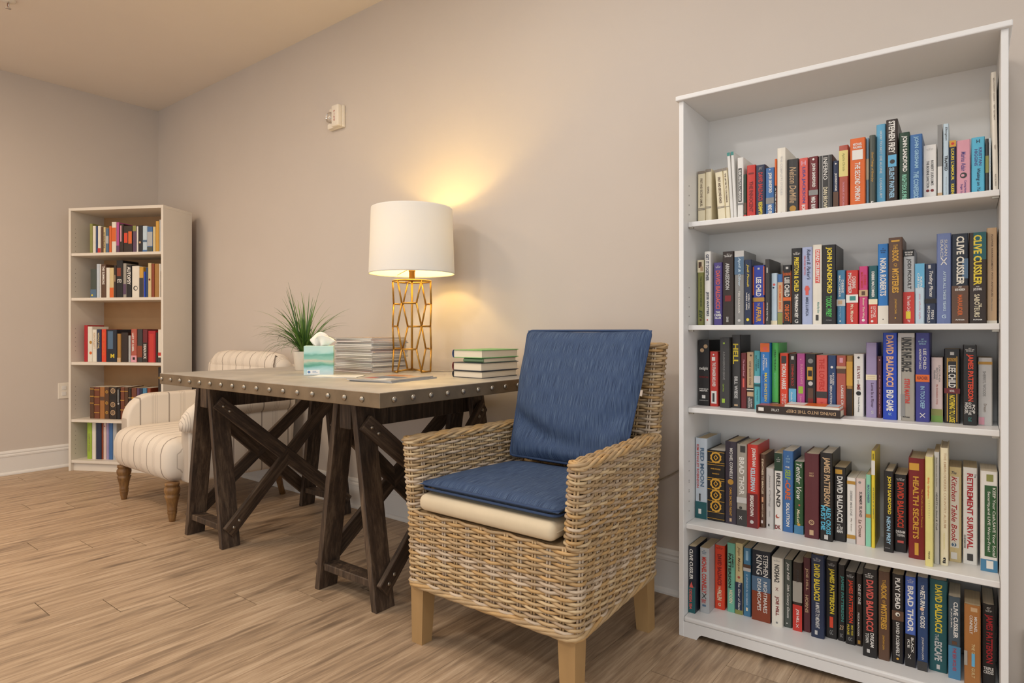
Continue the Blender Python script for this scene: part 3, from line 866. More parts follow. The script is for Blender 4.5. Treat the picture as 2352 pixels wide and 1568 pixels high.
m2 = magazine('glossy magazine with colourful cover lying uppermost near the desk corner', -1.872, 1.632, za + .005, math.radians(-79), .0045, 'a9a39b', .0)
for col, x, y, a, b in (('b5784e', -.085, -.03, .07, .10), ('c8a27c', -.05, .04, .09, .08), ('5d6b80', .02, .0, .10, .13), ('b04a3c', .055, -.05, .05, .04), ('dfe0de', .09, .04, .08, .05)):
    decal('cover_picture', unit_shape('rect', M('magazine_print_' + col, col, .35, var=.3, vscale=40)), m2, (x, y, .0047 + x * .0005), (1, 0, 0), (0, 1, 0), a, b)
magazine('thin white booklet lying flat beside tissue box on the desk', -2.168, 1.598, za, math.radians(35), .0028, 'e6e3dd', .0, None, .14, .20)

# ------------------------------------------------------------------ stack of hardcovers on the desk
page_m = M('book_pages', 'e6dac4', .8, var=.05, vscale=3, stretch=(1, 1, 300), bump=.15, bscale=3)
def flat_book(label, cx, cy, z, rz, w_, d_, th, spine, boards, t=.0028):
    """closed hardcover lying flat, spine along its -x side"""
    b = thing('hardcover_book', label, 'book', (cx, cy, z), rz, 'hardcovers stacked on the desk')
    sm_, bm_ = M('board_' + spine, spine, .45, var=.04), M('board_' + boards, boards, .4, var=.04)
    box('page_block', -w_ / 2 + .004, w_ / 2 - .004, -d_ / 2 + .004, d_ / 2 - .004, t, th - t, page_m, b)
    box('cover_board', -w_ / 2 + .006, w_ / 2, -d_ / 2, d_ / 2, 0, t, bm_, b, .0006, 1)
    box('cover_board', -w_ / 2 + .006, w_ / 2, -d_ / 2, d_ / 2, th - t, th, bm_, b, .0006, 1)
    prof = [(-w_ / 2 + .010, 0), (-w_ / 2 + .002, .001), (-w_ / 2 - .0025, th * .3), (-w_ / 2 - .003, th * .5), (-w_ / 2 - .0025, th * .7), (-w_ / 2 + .002, th - .001), (-w_ / 2 + .010, th), (-w_ / 2 + .010, th - t * .9), (-w_ / 2 + .004, th - t), (-w_ / 2 + .0008, th * .5), (-w_ / 2 + .004, t), (-w_ / 2 + .010, t * .9)]
    prism('spine', prof, 'y', -d_ / 2, d_ / 2, sm_, b)
    return b
z = LZ
flat_book('lowest hardcover of the desk stack with black spine and boards', -1.700, 2.000, z, math.radians(1), .158, .236, .028, '2b2b2e', '2f3034'); z += .0283
flat_book('hardcover with dark red spine, second lowest in the desk stack', -1.700, 2.004, z, math.radians(-1), .160, .240, .034, '6f2426', '3b4048'); z += .0343
b3 = flat_book('small green hardcover turned sideways, third up in desk stack', -1.672, 2.002, z, math.radians(92), .228, .104, .018, '5f7a5c', '67836a', .002); z += .0183
flat_book('topmost hardcover of the desk stack with navy spine and green cover', -1.698, 2.002, z, math.radians(0), .160, .240, .033, '27406f', '63a85c')

# ------------------------------------------------------------------ fire strobe, sprinkler, outlet, cords
al_m = M('alarm_plastic', 'ebe3d5', .5); chrome = M('chrome_lens', 'd8d4ce', .12, .9); red_m = M('alarm_red_print', 'b0402c', .6); clear_m = M('strobe_lens', 'cfc7bd', .08, .3)
fa = thing('fire_strobe', 'small cream fire alarm strobe with red lettering high on back wall', 'fire alarm', (-3.04, WY, 2.245))
box('backplate', -.065, .065, -.020, 0, -.064, .064, al_m, fa, .006, 3)
box('housing', -.002, .062, -.052, -.018, -.062, .062, al_m, fa, .008, 3)
prism('lower_fairing', [(-.060, -.062), (.0, -.062), (.0, -.03), (-.060, -.03)], 'y', -.036, -.018, al_m, fa, .006, 2)
lathe('reflector', [(.0005, .0), (.014, .004), (.024, .012), (.029, .022), (.031, .022), (.031, -.002)], chrome, fa, 20, (0, 0, 0)).matrix_basis = Matrix.Translation((-.034, -.020, .004)) @ Matrix.Rotation(PI / 2, 4, 'X')
lathe('strobe_lens', [(.030, 0), (.029, .010), (.022, .022), (.012, .028), (.0005, .030)], clear_m, fa, 18).matrix_basis = Matrix.Translation((-.034, -.022, .004)) @ Matrix.Rotation(PI / 2, 4, 'X')
for i, ch in enumerate('FIRE'):
    decal('lettering', text_mesh(ch, red_m, .03), fa, (.030, -.0526, .024 - .0165 * i), (1, 0, 0), (0, 0, 1), .011 if ch != 'I' else .003, .0115)
spk = thing('fire_sprinkler', 'pale pendent fire sprinkler hanging from the ceiling', 'sprinkler', (-4.262, .990, CE))
lathe('escutcheon', [(.036, 0), (.036, -.004), (.024, -.012), (.014, -.014), (.0005, -.014)], al_m, spk, 22)
tube('frame_arm', [(.009, 0, -.012), (.013, 0, -.028), (.004, 0, -.044)], .0028, chrome, spk, 6)
tube('frame_arm', [(-.009, 0, -.012), (-.013, 0, -.028), (-.004, 0, -.044)], .0028, chrome, spk, 6)
lathe('deflector', [(.0005, -.043), (.014, -.044), (.014, -.046), (.0005, -.047)], chrome, spk, 16)
lathe('bulb', [(.0005, -.014), (.0028, -.018), (.0028, -.036), (.0005, -.042)], M('sprinkler_bulb', '7a2a20', .2), spk, 8)
ol = thing('wall_outlet', 'cream wall outlet plate low on the side wall', 'outlet', (WX, 1.592, .562))
box('cover_plate', 0, .006, -.036, .036, -.058, .058, al_m, ol, .003, 2)
for dz in (-.022, .022): box('receptacle', .0055, .0085, -.014, .014, dz - .014, dz + .014, trim_m, ol, .003, 2)
cord_m = M('beige_cord', 'a39684', .5)
cord = tube('lamp_cord', [(LX + .03, LY + .08, LZ + .003), (LX + .08, 2.09, LZ + .003), (LX + .19, 2.145, LZ + .003), (LX + .19, 2.178, LZ + .003), (LX + .185, 2.19, LZ - .03), (-1.985, 2.235, .66), (-1.96, 2.243, .61), (-1.91, 2.243, .54), (-1.80, 2.243, .44), (-1.6, 2.243, .36), (-1.3, 2.243, .345), (-1.14, 2.243, .37), (-1.05, 2.243, .414), (-.985, 2.243, .452), (-.93, 2.243, .49)], .0024, cord_m, None, 6)
tag(cord, 'thin beige lamp cord running off the desk and along the wall', 'cord')

NEAR={
 1:[
  (0.0207,0.0467,0.118,0.1831,0.0000,'cream','P',[('b','taupe',0,0.05),('t','FIRST AND SECOND SAMUEL','brown',0.14,0.66,0.5,0.3),('b','taupe',0.69,0.705),('b','taupe',0.715,0.73),('b','ochre',0.975,1)]),
  (0.0477,0.0677,0.118,0.1861,0.0000,'cream','P',[('b','taupe',0,0.05),('t','EZEKIEL','brown',0.32,0.45,0.5,0.3),('b','taupe',0.68,0.69),('b','taupe',0.7,0.71),('b','plum',0.97,1)]),
  (0.0907,0.1167,0.118,0.1801,-0.0120,'cream','P',[('b','taupe',0,0.05),('t','FIRST AND SECOND KINGS','brown',0.15,0.64,0.5,0.32),('b','taupe',0.7,0.71),('b','taupe',0.72,0.73),('b','ochre',0.975,1)]),
  (0.1177,0.1317,0.118,0.1821,-0.0120,'cream','P',[('b','taupe',0,0.05),('t','THE LETTER TO COLOSSIANS','brown',0.1,0.64,0.5,0.35),('b','taupe',0.71,0.72),('b','brown',0.975,1)]),
  (0.1327,0.1423,0.118,0.2311,-0.0130,'white','P',[('b','teal',0,0.05)]),
  (0.1431,0.1527,0.118,0.2321,-0.0110,'white','P',[('b','teal',0,0.05)]),
  (0.1537,0.1737,0.118,0.2081,0.0000,'white','P',[('r','black',0.17,0.7,0.45,0.55),('t','SEARCHING FOR A PARADIGM','white',0.19,0.68,0.45,0.38),('b','grey',0.72,0.75)]),
  (0.1747,0.1833,0.118,0.1511,0.0000,'dark green','P',[('b','brown',0.62,0.85),('b','red',0.88,1)]),
  (0.1841,0.2118,0.118,0.1781,0.0000,'red','P',[('r','dark red',0.14,0.17,0.5,0.6),('t','THE INNOCENT','dark red',0.3,0.86,0.5,0.45),('h','B','cream',0.92,0.98,0.5,0.25)]),
  (0.2128,0.2418,0.118,0.1741,0.0000,'navy','P',[('h','#1','grey',0.03,0.1,0.5,0.4),('t','DAVID BALDACCI','red',0.14,0.66,0.5,0.45),('t','REDEMPTION','yellow',0.69,0.99,0.5,0.42)]),
  (0.2428,0.2698,0.118,0.1601,0.0000,'blue','P',[('o','white',0.04,0.5,0.12),('t','JOHN SANDFORD','white',0.1,0.5,0.5,0.45),('r','grey',0.6,0.72,0.5,0.9),('t','MIND PREY','white',0.74,0.97,0.5,0.45)]),
  (0.2708,0.2768,0.118,0.1861,0.0000,'orange','P',[('b','black',0.46,1),('t','A TRUE STORY','white',0.5,0.95,0.5,0.4)]),
  (0.2822,0.3076,0.100,0.2131,0.0000,'ivory','H',[('t','THE COMPLETE STORIES','pale grey',0.12,0.7,0.5,0.25),('o','taupe',0.96,0.5,0.22)]),
  (0.3084,0.3408,0.118,0.1771,0.0000,'charcoal','P',[('t','Nelson DeMille','tan',0.14,0.78,0.5,0.6),('o','ochre',0.88,0.5,0.6)]),
  (0.3428,0.3688,0.118,0.1751,0.0000,'coral','P',[('h','H','pink',0.05,0.13,0.5,0.5),('t','LISA JACKSON','purple',0.16,0.8,0.5,0.4),('t','BORN','white',0.83,0.97,0.5,0.4)]),
  (0.3708,0.3968,0.118,0.1751,0.0000,'maroon','P',[('o','white',0.05,0.5,0.25),('t','JOHN SANDFORD','white',0.12,0.54,0.5,0.45),('b','grey',0.59,0.68),('t','MAD RIVER','white',0.71,0.97,0.5,0.45)]),
  (0.3978,0.4369,0.118,0.1731,0.0000,'charcoal','P',[('r','grey',0,1,0.1,0.05),('r','grey',0,1,0.3,0.05),('r','grey',0,1,0.75,0.05),('t','INFERNO','white',0.04,0.43,0.5,0.3),('t','DAN BROWN','cream',0.56,0.95,0.5,0.3)]),
  (0.4379,0.4535,0.118,0.1521,0.0000,'navy','P',[('o','white',0.06,0.5,0.3),('t','JOHNSTONE','white',0.25,0.6,0.5,0.4),('r','brown',0.62,0.98,0.5,0.9)]),
  (0.4543,0.4789,0.118,0.1951,0.0000,'terracotta','P',[('r','pale yellow',0.08,0.48,0.5,0.98),('t','Agatha Christie','olive',0.12,0.4,0.5,0.35),('t','THE MURDER AT THE VICARAGE','pink',0.56,0.96,0.5,0.2)]),
  (0.4863,0.5257,0.100,0.2051,0.0000,'orange','H',[('h','MICHAEL','white',0.07,0.105,0.5,0.6),('h','PALMER','white',0.115,0.15,0.5,0.6),('r','white',0.17,0.31,0.5,0.7),('t','THE SECOND OPINION','white',0.35,0.9,0.5,0.36)]),
  (0.5265,0.5329,0.118,0.2061,0.0000,'light blue','P',[('b','cream',0.3,0.6)]),
  (0.5363,0.5513,0.100,0.2071,0.0000,'slate green','H',[('t','Good Tidings of Great Joy','gold',0.24,0.66,0.5,0.42),('h','E','white',0.93,0.98,0.5,0.4)]),
  (0.5521,0.5759,0.118,0.2391,0.0000,'sky blue','P',[('t','HOW TO NOT DIE ALONE','white',0.08,0.6,0.5,0.24),('t','LOGAN URY','white',0.66,0.9,0.5,0.24)]),
  (0.5784,0.6064,0.100,0.2431,0.0000,'espresso','H',[('t','STEPHEN FREY','white',0.02,0.4,0.5,0.56),('r','sky blue',0.42,0.56,0.55,0.72),('o','charcoal',0.5,0.55,0.45),('t','SILENT PARTNER','light blue',0.57,0.93,0.5,0.45)]),
  (0.6104,0.6354,0.100,0.2001,0.0000,'dark green','H',[('t','JOHN SANDFORD','white',0.05,0.56,0.5,0.55),('t','RIGHTEOUS PREY','mint',0.6,0.99,0.5,0.45)]),
  (0.6364,0.6653,0.100,0.1891,0.0000,'blue','H',[('t','JOHN GRISHAM','light blue',0.03,0.5,0.5,0.42),('t','THE CONFESSION','light blue',0.55,0.99,0.5,0.42)]),
  (0.6661,0.6980,0.118,0.1581,0.0000,'white','P',[('n','pale grey',0.05,0.1,0.5,0.5),('t',"ROBERT LUDLUM'S",'charcoal',0.28,0.72,0.68,0.2),('t','THE BOURNE SANCTION','charcoal',0.28,0.76,0.36,0.2),('o','dark red',0.81,0.35,0.24),('o','dark red',0.81,0.68,0.24)]),
  (0.7000,0.7110,0.118,0.2101,0.0000,'white','P',[('b','grey',0,0.55),('b','tan',0.9,1)]),
  (0.7130,0.7260,0.118,0.2101,0.0000,'pale blue','P',[('t','Elkington','charcoal',0.04,0.22,0.5,0.45),('t','TRAPPED','black',0.42,0.62,0.5,0.5),('t','Tommie Lynne Price','grey',0.7,0.97,0.5,0.2)]),
  (0.7270,0.7420,0.118,0.1611,0.0000,'navy','P',[('b','gold',0,0.11),('o','red',0.055,0.5,0.5),('t',"LOUIS L'AMOUR",'yellow',0.14,0.68,0.5,0.45),('t','KILKENNY','yellow',0.74,0.99,0.5,0.45)]),
  (0.7430,0.7740,0.118,0.1581,0.0000,'pink','P',[('t','Marina Adair','purple',0.2,0.54,0.5,0.35),('o','charcoal',0.61,0.5,0.5),('o','pink',0.61,0.45,0.25),('t','Coming Home to','purple',0.7,0.97,0.62,0.2),('t','Sugar Lake','purple',0.76,0.97,0.36,0.2)]),
  (0.7760,0.8051,0.118,0.1601,0.0000,'cyan','P',[('h','H','navy',0.04,0.1,0.5,0.25),('t','KRISTAN','purple',0.18,0.48,0.66,0.24),('t','HIGGINS','purple',0.2,0.48,0.34,0.24),('t','Waiting on You','navy',0.53,0.95,0.5,0.34)]),
  (0.8061,0.8131,0.118,0.1521,0.0000,'charcoal','P',[('b','olive',0.3,0.6)]),
  (0.8141,0.8181,0.118,0.1531,0.0000,'pale blue','P',[('t','SEA GLASS','white',0.1,0.6,0.5,0.4)]),
  (0.8222,0.8330,0.100,0.3221,-0.0045,'ivory','H',[('t','MEN COUNTRY CLASSICS','taupe',0.05,0.24,0.5,0.3),('t','NEW TESTAMENT','taupe',0.27,0.4,0.5,0.3),('t','TERRY','taupe',0.6,0.64,0.5,0.3),('t','PRECISE PRESS','taupe',0.84,0.94,0.5,0.3)]),
 ],
 2:[
  (0.0216,0.0436,0.115,0.2222,0.0000,'olive','P',[('b','cream',0,0.19),('r','brown',0.03,0.12,0.4,0.5),('r','tan',0.1,0.17,0.65,0.4),('t','TALL DARK AND DETERMINED','dark green',0.25,0.72,0.55,0.22),('t','Elf','dark green',0.77,0.9,0.5,0.5),('o','brown',0.92,0.5,0.35)]),
  (0.0501,0.0711,0.100,0.2482,0.0000,'white','H',[('t','GET IT TOGETHER','navy',0.04,0.4,0.5,0.5),('t','JESSE WATTERS','navy',0.55,0.88,0.5,0.5),('o','red',0.93,0.5,0.25)]),
  (0.0766,0.1056,0.115,0.2102,0.0000,'purple','P',[('n','white',0.05,0.09,0.5,0.6),('t','DAVID BALDACCI','coral',0.13,0.74,0.5,0.52),('h','THE','white',0.78,0.81,0.5,0.5),('h','CAMEL','white',0.82,0.86,0.5,0.85),('h','CLUB','white',0.87,0.9,0.5,0.7)]),
  (0.1111,0.1472,0.100,0.2432,0.0000,'espresso','H',[('n','white',0.03,0.08,0.5,0.75),('t','ARMAGEDDON','pale grey',0.16,0.52,0.45,0.35),('r','dark red',0.6,0.68,0.5,0.55),('t','LEON URIS','white',0.89,0.96,0.45,0.2)]),
  (0.1502,0.1802,0.100,0.2422,0.0000,'grey','H',[('b','pale grey',0,0.08),('b','slate blue',0.08,0.32),('t','April & Oliver','pale blue',0.09,0.48,0.5,0.34),('t','TESS CALLAHAN','white',0.54,0.84,0.5,0.2),('o','pale grey',0.94,0.5,0.3)]),
  (0.1812,0.2035,0.100,0.2112,0.0000,'navy','H',[('t','Jodi Picoult','yellow',0.07,0.42,0.5,0.38),('t','WISH YOU','white',0.52,0.76,0.66,0.2),('t','WERE HERE','white',0.5,0.77,0.34,0.2),('o','yellow',0.92,0.5,0.42)]),
  (0.2043,0.2407,0.115,0.1922,0.0000,'cobalt','P',[('r','orange',0.02,0.5,0.06,0.1),('r','orange',0.02,0.5,0.94,0.1),('r','orange',0.62,0.98,0.06,0.1),('r','orange',0.62,0.98,0.94,0.1),('r','pale grey',0.04,0.07,0.5,0.18),('t','LEE CHILD','white',0.2,0.52,0.5,0.45),('b','ochre',0.54,0.61),('t','THE','tan',0.63,0.68,0.5,0.2),('t','AFFAIR','gold',0.69,0.95,0.5,0.42)]),
  (0.2462,0.2596,0.100,0.2092,0.0000,'charcoal','H',[('r','white',0.13,0.21,0.45,0.2),('u','The Ark Secret','white',0.66,0.94,0.45,0.3)]),
  (0.2604,0.2793,0.115,0.1642,0.0000,'pale blue','P',[('o','coral',0.22,0.5,0.4),('o','navy',0.28,0.4,0.3),('b','cream',0.92,1)]),
  (0.2801,0.2953,0.115,0.1602,0.0000,'blue','P',[('b','tan',0.16,0.75),('t','MIDSUMMER BRIDE','orange',0.22,0.7,0.5,0.5),('b','olive',0.76,1)]),
  (0.2961,0.3207,0.115,0.1882,0.0000,'black','P',[('r','pale grey',0.03,0.07,0.5,0.3),('h','JACK REACHER','orange',0.13,0.19,0.5,0.85),('t','LEE CHILD','white',0.21,0.53,0.5,0.6),('b','orange',0.54,0.6),('r','orange',0.1,0.97,0.03,0.05),('r','orange',0.1,0.97,0.97,0.05),('t','ONE SHOT','orange',0.66,0.94,0.5,0.55)]),
  (0.3243,0.3539,0.100,0.2372,0.0000,'black','H',[('n','white',0.05,0.09,0.5,0.7),('t','PRESTON & CHILD','yellow',0.12,0.57,0.5,0.45),('t','THE PHARAOH KEY','white',0.6,0.91,0.5,0.35),('h','G','pale grey',0.93,0.98,0.5,0.35)]),
  (0.3547,0.3839,0.100,0.2382,0.0000,'periwinkle','H',[('t',"Robert B. Parker's",'navy',0.03,0.42,0.66,0.36),('t','GRUDGE MATCH','coral',0.11,0.36,0.28,0.16),('o','coral',0.54,0.5,0.5),('r','coral',0.5,0.62,0.5,0.3),('t','MIKE LUPICA','navy',0.65,0.89,0.5,0.26)]),
  (0.3847,0.4103,0.100,0.2432,0.0000,'ivory','H',[('r','coral',0.06,0.48,0.55,0.5),('t','DEAD CELEBRITY','white',0.07,0.47,0.55,0.36),('t','Michael Ray Oliver','teal',0.72,0.86,0.6,0.3),('r','charcoal',0.88,0.95,0.5,0.3)]),
  (0.4113,0.4482,0.100,0.2402,0.0000,'black','H',[('t','JOHN SANDFORD','yellow',0.03,0.61,0.5,0.48),('t','TOXIC PREY','bright green',0.64,0.91,0.5,0.42),('h','PUTNAM','grey',0.94,0.955,0.5,0.4)]),
  (0.4490,0.4718,0.115,0.1632,0.0000,'steel blue','P',[('t','DEBBIE','white',0.18,0.42,0.68,0.26),('t','MACOMBER','white',0.1,0.5,0.34,0.26),('b','pale grey',0.54,0.66),('r','tan',0.56,0.63,0.4,0.5),('t','Starry Night','light blue',0.68,0.88,0.4,0.2),('o','white',0.94,0.4,0.2)]),
  (0.4738,0.5058,0.115,0.1612,0.0000,'red','P',[('t','DEBBIE','white',0.12,0.34,0.66,0.26),('t','MACOMBER','white',0.05,0.43,0.32,0.28),('b','white',0.45,0.6),('r','teal',0.48,0.56,0.55,0.5),('t','Mrs. Miracle','cream',0.63,0.92,0.5,0.25),('o','white',0.94,0.5,0.16)]),
  (0.5078,0.5308,0.115,0.1712,0.0000,'hot pink','P',[('t','DEBBIE','red',0.15,0.33,0.68,0.26),('t','MACOMBER','red',0.1,0.38,0.34,0.26),('b','tan',0.41,0.52),('r','brown',0.43,0.5,0.5,0.4),('t','Better This Way','cream',0.55,0.9,0.5,0.28),('o','white',0.93,0.5,0.35)]),
  (0.5328,0.5554,0.115,0.1712,0.0000,'dark teal','P',[('t','DEBBIE MACOMBER','white',0.1,0.54,0.5,0.32),('b','cream',0.57,0.66),('b','red',0.66,1),('t','COTTAGE','white',0.69,0.88,0.66,0.26),('t','by the SEA','white',0.7,0.9,0.34,0.26),('o','white',0.95,0.4,0.3)]),
  (0.5562,0.5829,0.115,0.2332,0.0000,'azure','P',[('n','navy',0.05,0.12,0.5,0.5),('t','NORA ROBERTS','white',0.18,0.65,0.5,0.58),('b','ivory',0.77,1),('o','charcoal',0.94,0.5,0.12)]),
  (0.5844,0.6182,0.100,0.2472,0.0000,'brown','H',[('r','gold',0.03,0.05,0.5,0.6),('t','THE','gold',0.08,0.14,0.5,0.3),('t','BOOK','gold',0.15,0.28,0.5,0.48),('t','OF','gold',0.3,0.34,0.5,0.25),('t','MYSTERIES','gold',0.36,0.64,0.5,0.48),('t','JONATHAN CAHN','gold',0.71,0.88,0.5,0.2),('o','gold',0.93,0.5,0.12)]),
  (0.6190,0.6465,0.115,0.2112,0.0000,'silver','P',[('b','black',0,0.09),('h','NEW YORK TIMES','white',0.025,0.045,0.5,0.7),('h','BESTSELLER','white',0.055,0.075,0.5,0.6),('t','JODI PICOULT','charcoal',0.12,0.53,0.5,0.42),('b','red',0.57,1),('t','The Tenth Circle','white',0.62,0.84,0.5,0.28),('r','yellow',0.83,0.93,0.45,0.42),('h','W','white',0.94,0.98,0.5,0.25)]),
  (0.6473,0.6699,0.115,0.1702,0.0000,'pale blue','P',[('b','sky blue',0,0.4),('t','KERI','white',0.22,0.4,0.66,0.22),('t','CARTER','white',0.16,0.42,0.36,0.22),('t','one whole style','pink',0.5,0.92,0.5,0.26)]),
  (0.6709,0.6978,0.115,0.1682,0.0000,'navy','P',[('r','pale grey',0.02,0.08,0.4,0.22),('t','Trading Places','white',0.12,0.55,0.5,0.4),('b','black',0.58,0.66),('t','FERN','white',0.77,0.92,0.66,0.22),('t','MICHAELS','white',0.7,0.98,0.34,0.22)]),
  (0.6986,0.7314,0.100,0.2482,0.0000,'periwinkle dark','H',[('t','SUSAN','pale grey',0.07,0.25,0.64,0.2),('t','ISAACS','pale grey',0.07,0.27,0.36,0.2),('x','white',0.27,0.35,0.5,0.45),('t','AFTER ALL THESE YEARS','pale blue',0.42,0.86,0.55,0.2),('h','G','pale blue',0.9,0.94,0.5,0.3)]),
  (0.7324,0.7695,0.100,0.2442,0.0000,'midnight','H',[('b','brown',0.58,1),('r','slate blue',0.28,0.5,0.8,0.35),('t','CLIVE CUSSLER','ivory',0.03,0.57,0.52,0.46),('h','AND','white',0.585,0.6,0.5,0.2),('h','BOYD MORRISON','white',0.61,0.635,0.5,0.6),('t','MARAUDER','orange',0.68,0.91,0.5,0.28),('h','PUTNAM','white',0.95,0.965,0.5,0.5)]),
  (0.7705,0.8083,0.100,0.2442,0.0000,'espresso','H',[('r','dark teal',0,0.3,0.62,0.72),('t','CLIVE CUSSLER','yellow',0.03,0.58,0.5,0.48),('h','AND','white',0.59,0.6,0.5,0.2),('h','JACK DU BRUL','white',0.61,0.645,0.5,0.5),('t','THE','cream',0.78,0.82,0.68,0.12),('t','SABOTEURS','cream',0.68,0.93,0.46,0.3),('h','PUTNAM','white',0.95,0.965,0.5,0.5)]),
  (0.8091,0.8310,0.115,0.2552,0.0000,'tan','P',[('t','FLOWER ARRANGEMENT WITH ANTIQUES','brown',0.07,0.72,0.5,0.2),('t','Ella Grant','taupe',0.74,0.87,0.5,0.12),('b','ivory',0.97,1)]),
 ],
 3:[
  (0.0208,0.0604,0.122,0.2243,0.0000,'black','P',[('o','tan',0.16,0.35,0.35),('o','tan',0.1,0.66,0.35),('h','twilight','white',0.41,0.47,0.5,0.75),('h','THE TWILIGHT SAGA','dark red',0.55,0.58,0.5,0.8),('h','STEPHENIE','white',0.74,0.755,0.5,0.8),('h','MEYER','white',0.765,0.785,0.5,0.7),('r','white',0.84,0.89,0.5,0.3),('h','Little Brown','white',0.915,0.925,0.5,0.8)]),
  (0.0612,0.0898,0.122,0.1853,0.0000,'red','P',[('o','white',0.06,0.45,0.18),('r','white',0.1,0.17,0.45,0.4),('t','THE STRANGER SHE LOVED','white',0.2,0.64,0.5,0.38),('r','white',0.72,0.95,0.5,0.62),('r','charcoal',0.76,0.92,0.45,0.25)]),
  (0.1012,0.1336,0.100,0.2323,0.0000,'charcoal','H',[('o','lime',0.08,0.45,0.2),('t','A DANGEROUS GRAVE','grey',0.2,0.6,0.45,0.2),('t','Clark West','lime',0.66,0.77,0.4,0.15),('r','lime',0.87,0.93,0.4,0.3)]),
  (0.1344,0.1629,0.122,0.2413,0.0000,'charcoal','P',[('t','HELL','yellow',0.12,0.4,0.45,0.6),('t','BILL WIESE','pale grey',0.57,0.87,0.5,0.38),('r','tan',0.95,0.975,0.5,0.4)]),
  (0.1639,0.1819,0.122,0.1823,0.0000,'maroon','P',[('t','The Royal Road','pink',0.12,0.42,0.5,0.35),('r','coral',0.46,0.62,0.5,0.3)]),
  (0.1829,0.2049,0.122,0.1853,0.0000,'tan','P',[('o','brown',0.06,0.6,0.3),('t','ONE GOOD DOG','brown',0.16,0.58,0.5,0.3),('b','black',0.63,0.65),('b','ivory',0.65,0.67),('b','black',0.67,0.7),('b','charcoal',0.78,1),('t','SUSAN','white',0.82,0.97,0.68,0.24),('t','WILSON','white',0.8,0.98,0.36,0.24)]),
  (0.2059,0.2259,0.122,0.1903,0.0000,'turquoise','P',[('t','DEBBIE','dark teal',0.14,0.3,0.66,0.22),('t','MACOMBER','dark teal',0.08,0.35,0.34,0.22),('b','pale blue',0.43,0.55),('b','dark teal',0.57,0.61),('t','Twenty Wishes','dark teal',0.66,0.86,0.5,0.2)]),
  (0.2312,0.2597,0.100,0.2153,0.0000,'azure','H',[('b','orange',0,0.13),('o','coral',0.08,0.5,0.45),('t','JAMES','white',0.22,0.36,0.64,0.2),('t','PATTERSON','white',0.17,0.4,0.36,0.2),('t','MAX EINSTEIN','yellow',0.44,0.86,0.6,0.28),('t','REBELS WITH A CAUSE','purple',0.46,0.8,0.3,0.14),('r','light blue',0.89,0.95,0.45,0.3)]),
  (0.2605,0.2809,0.122,0.2163,0.0000,'bright green','P',[('t','CREATIVE,INC.','dark green',0.1,0.43,0.5,0.3),('t','MEG MATEO ILASCO','mint',0.45,0.66,0.5,0.14),('b','charcoal',0.875,0.89),('b','white',0.89,1)]),
  (0.2849,0.3099,0.122,0.1843,0.0000,'red orange','P',[('r','charcoal',0.05,0.18,0.5,0.6),('t','THOMAS HARRIS','white',0.18,0.62,0.5,0.52),('t','THE SILENCE','white',0.7,0.93,0.66,0.22),('t','OF THE LAMBS','white',0.7,0.95,0.36,0.22)]),
  (0.3119,0.3339,0.122,0.1823,0.0000,'espresso','P',[('r','pale grey',0.04,0.1,0.5,0.35),('t','STEPHEN BOLD','red',0.18,0.55,0.5,0.3),('b','sky blue',0.6,1),('t','Gentle Shelter','white',0.66,0.96,0.4,0.2)]),
  (0.3349,0.3590,0.122,0.1843,0.0000,'orchid','P',[('o','pink',0.1,0.5,0.15),('t','SUSAN LEWIS','pink',0.18,0.52,0.6,0.26),('r','lime',0.56,0.68,0.5,0.55),('t','DANCING','pink',0.72,0.95,0.5,0.2)]),
  (0.3600,0.3900,0.122,0.1833,0.0000,'black','P',[('o','grey',0.12,0.5,0.5),('r','gold',0.22,0.44,0.45,0.5),('r','black',0.28,0.38,0.45,0.38),('o','pale grey',0.5,0.5,0.45),('r','brown',0.58,0.75,0.5,0.5),('r','dark red',0.75,0.98,0.5,0.5)]),
  (0.3910,0.4220,0.122,0.1803,0.0000,'coral','P',[('t','THE LOVERS','red',0.06,0.6,0.5,0.5),('b','charcoal',0.62,0.73),('t','Home','red',0.8,0.95,0.5,0.25)]),
  (0.4230,0.4460,0.122,0.1803,0.0000,'dark blue','P',[('o','white',0.2,0.5,0.32),('t','KATHLEEN','white',0.3,0.5,0.66,0.2),('t','DARK SEDUCTION','white',0.34,0.82,0.4,0.26),('o','steel blue',0.9,0.5,0.4)]),
  (0.4470,0.4730,0.122,0.1803,0.0000,'terracotta','P',[('r','pink',0.04,0.12,0.5,0.35),('b','tan',0.18,0.22),('r','brown',0.22,0.3,0.5,0.9),('t','LADIES CRUISE','white',0.5,0.97,0.6,0.25)]),
  (0.4740,0.4900,0.122,0.1803,0.0000,'bronze','P',[('b','gold',0.1,0.5),('b','espresso',0.55,1)]),
  (0.4930,0.5190,0.122,0.1863,0.0000,'white','P',[('o','charcoal',0.06,0.5,0.25),('t','ELVIS','dark red',0.2,0.4,0.5,0.3),('t','and','taupe',0.42,0.48,0.5,0.2),('t','ME','dark red',0.49,0.58,0.5,0.34),('o','black',0.63,0.5,0.5),('t','Priscilla Presley','charcoal',0.69,0.93,0.5,0.2)]),
  (0.5250,0.5531,0.122,0.2203,0.0000,'lavender','P',[('b','cream',0.43,0.5),('r','tan',0.45,0.455,0.5,0.7),('r','tan',0.475,0.48,0.5,0.7),('t','Love Is a River','plum',0.54,0.87,0.6,0.26),('h','S','pale grey',0.91,0.95,0.6,0.25)]),
  (0.5541,0.5660,0.122,0.1803,0.0000,'wine','P',[('o','pink',0.06,0.5,0.3),('t','A Stone for Danny Fisher','pink',0.3,0.95,0.5,0.3)]),
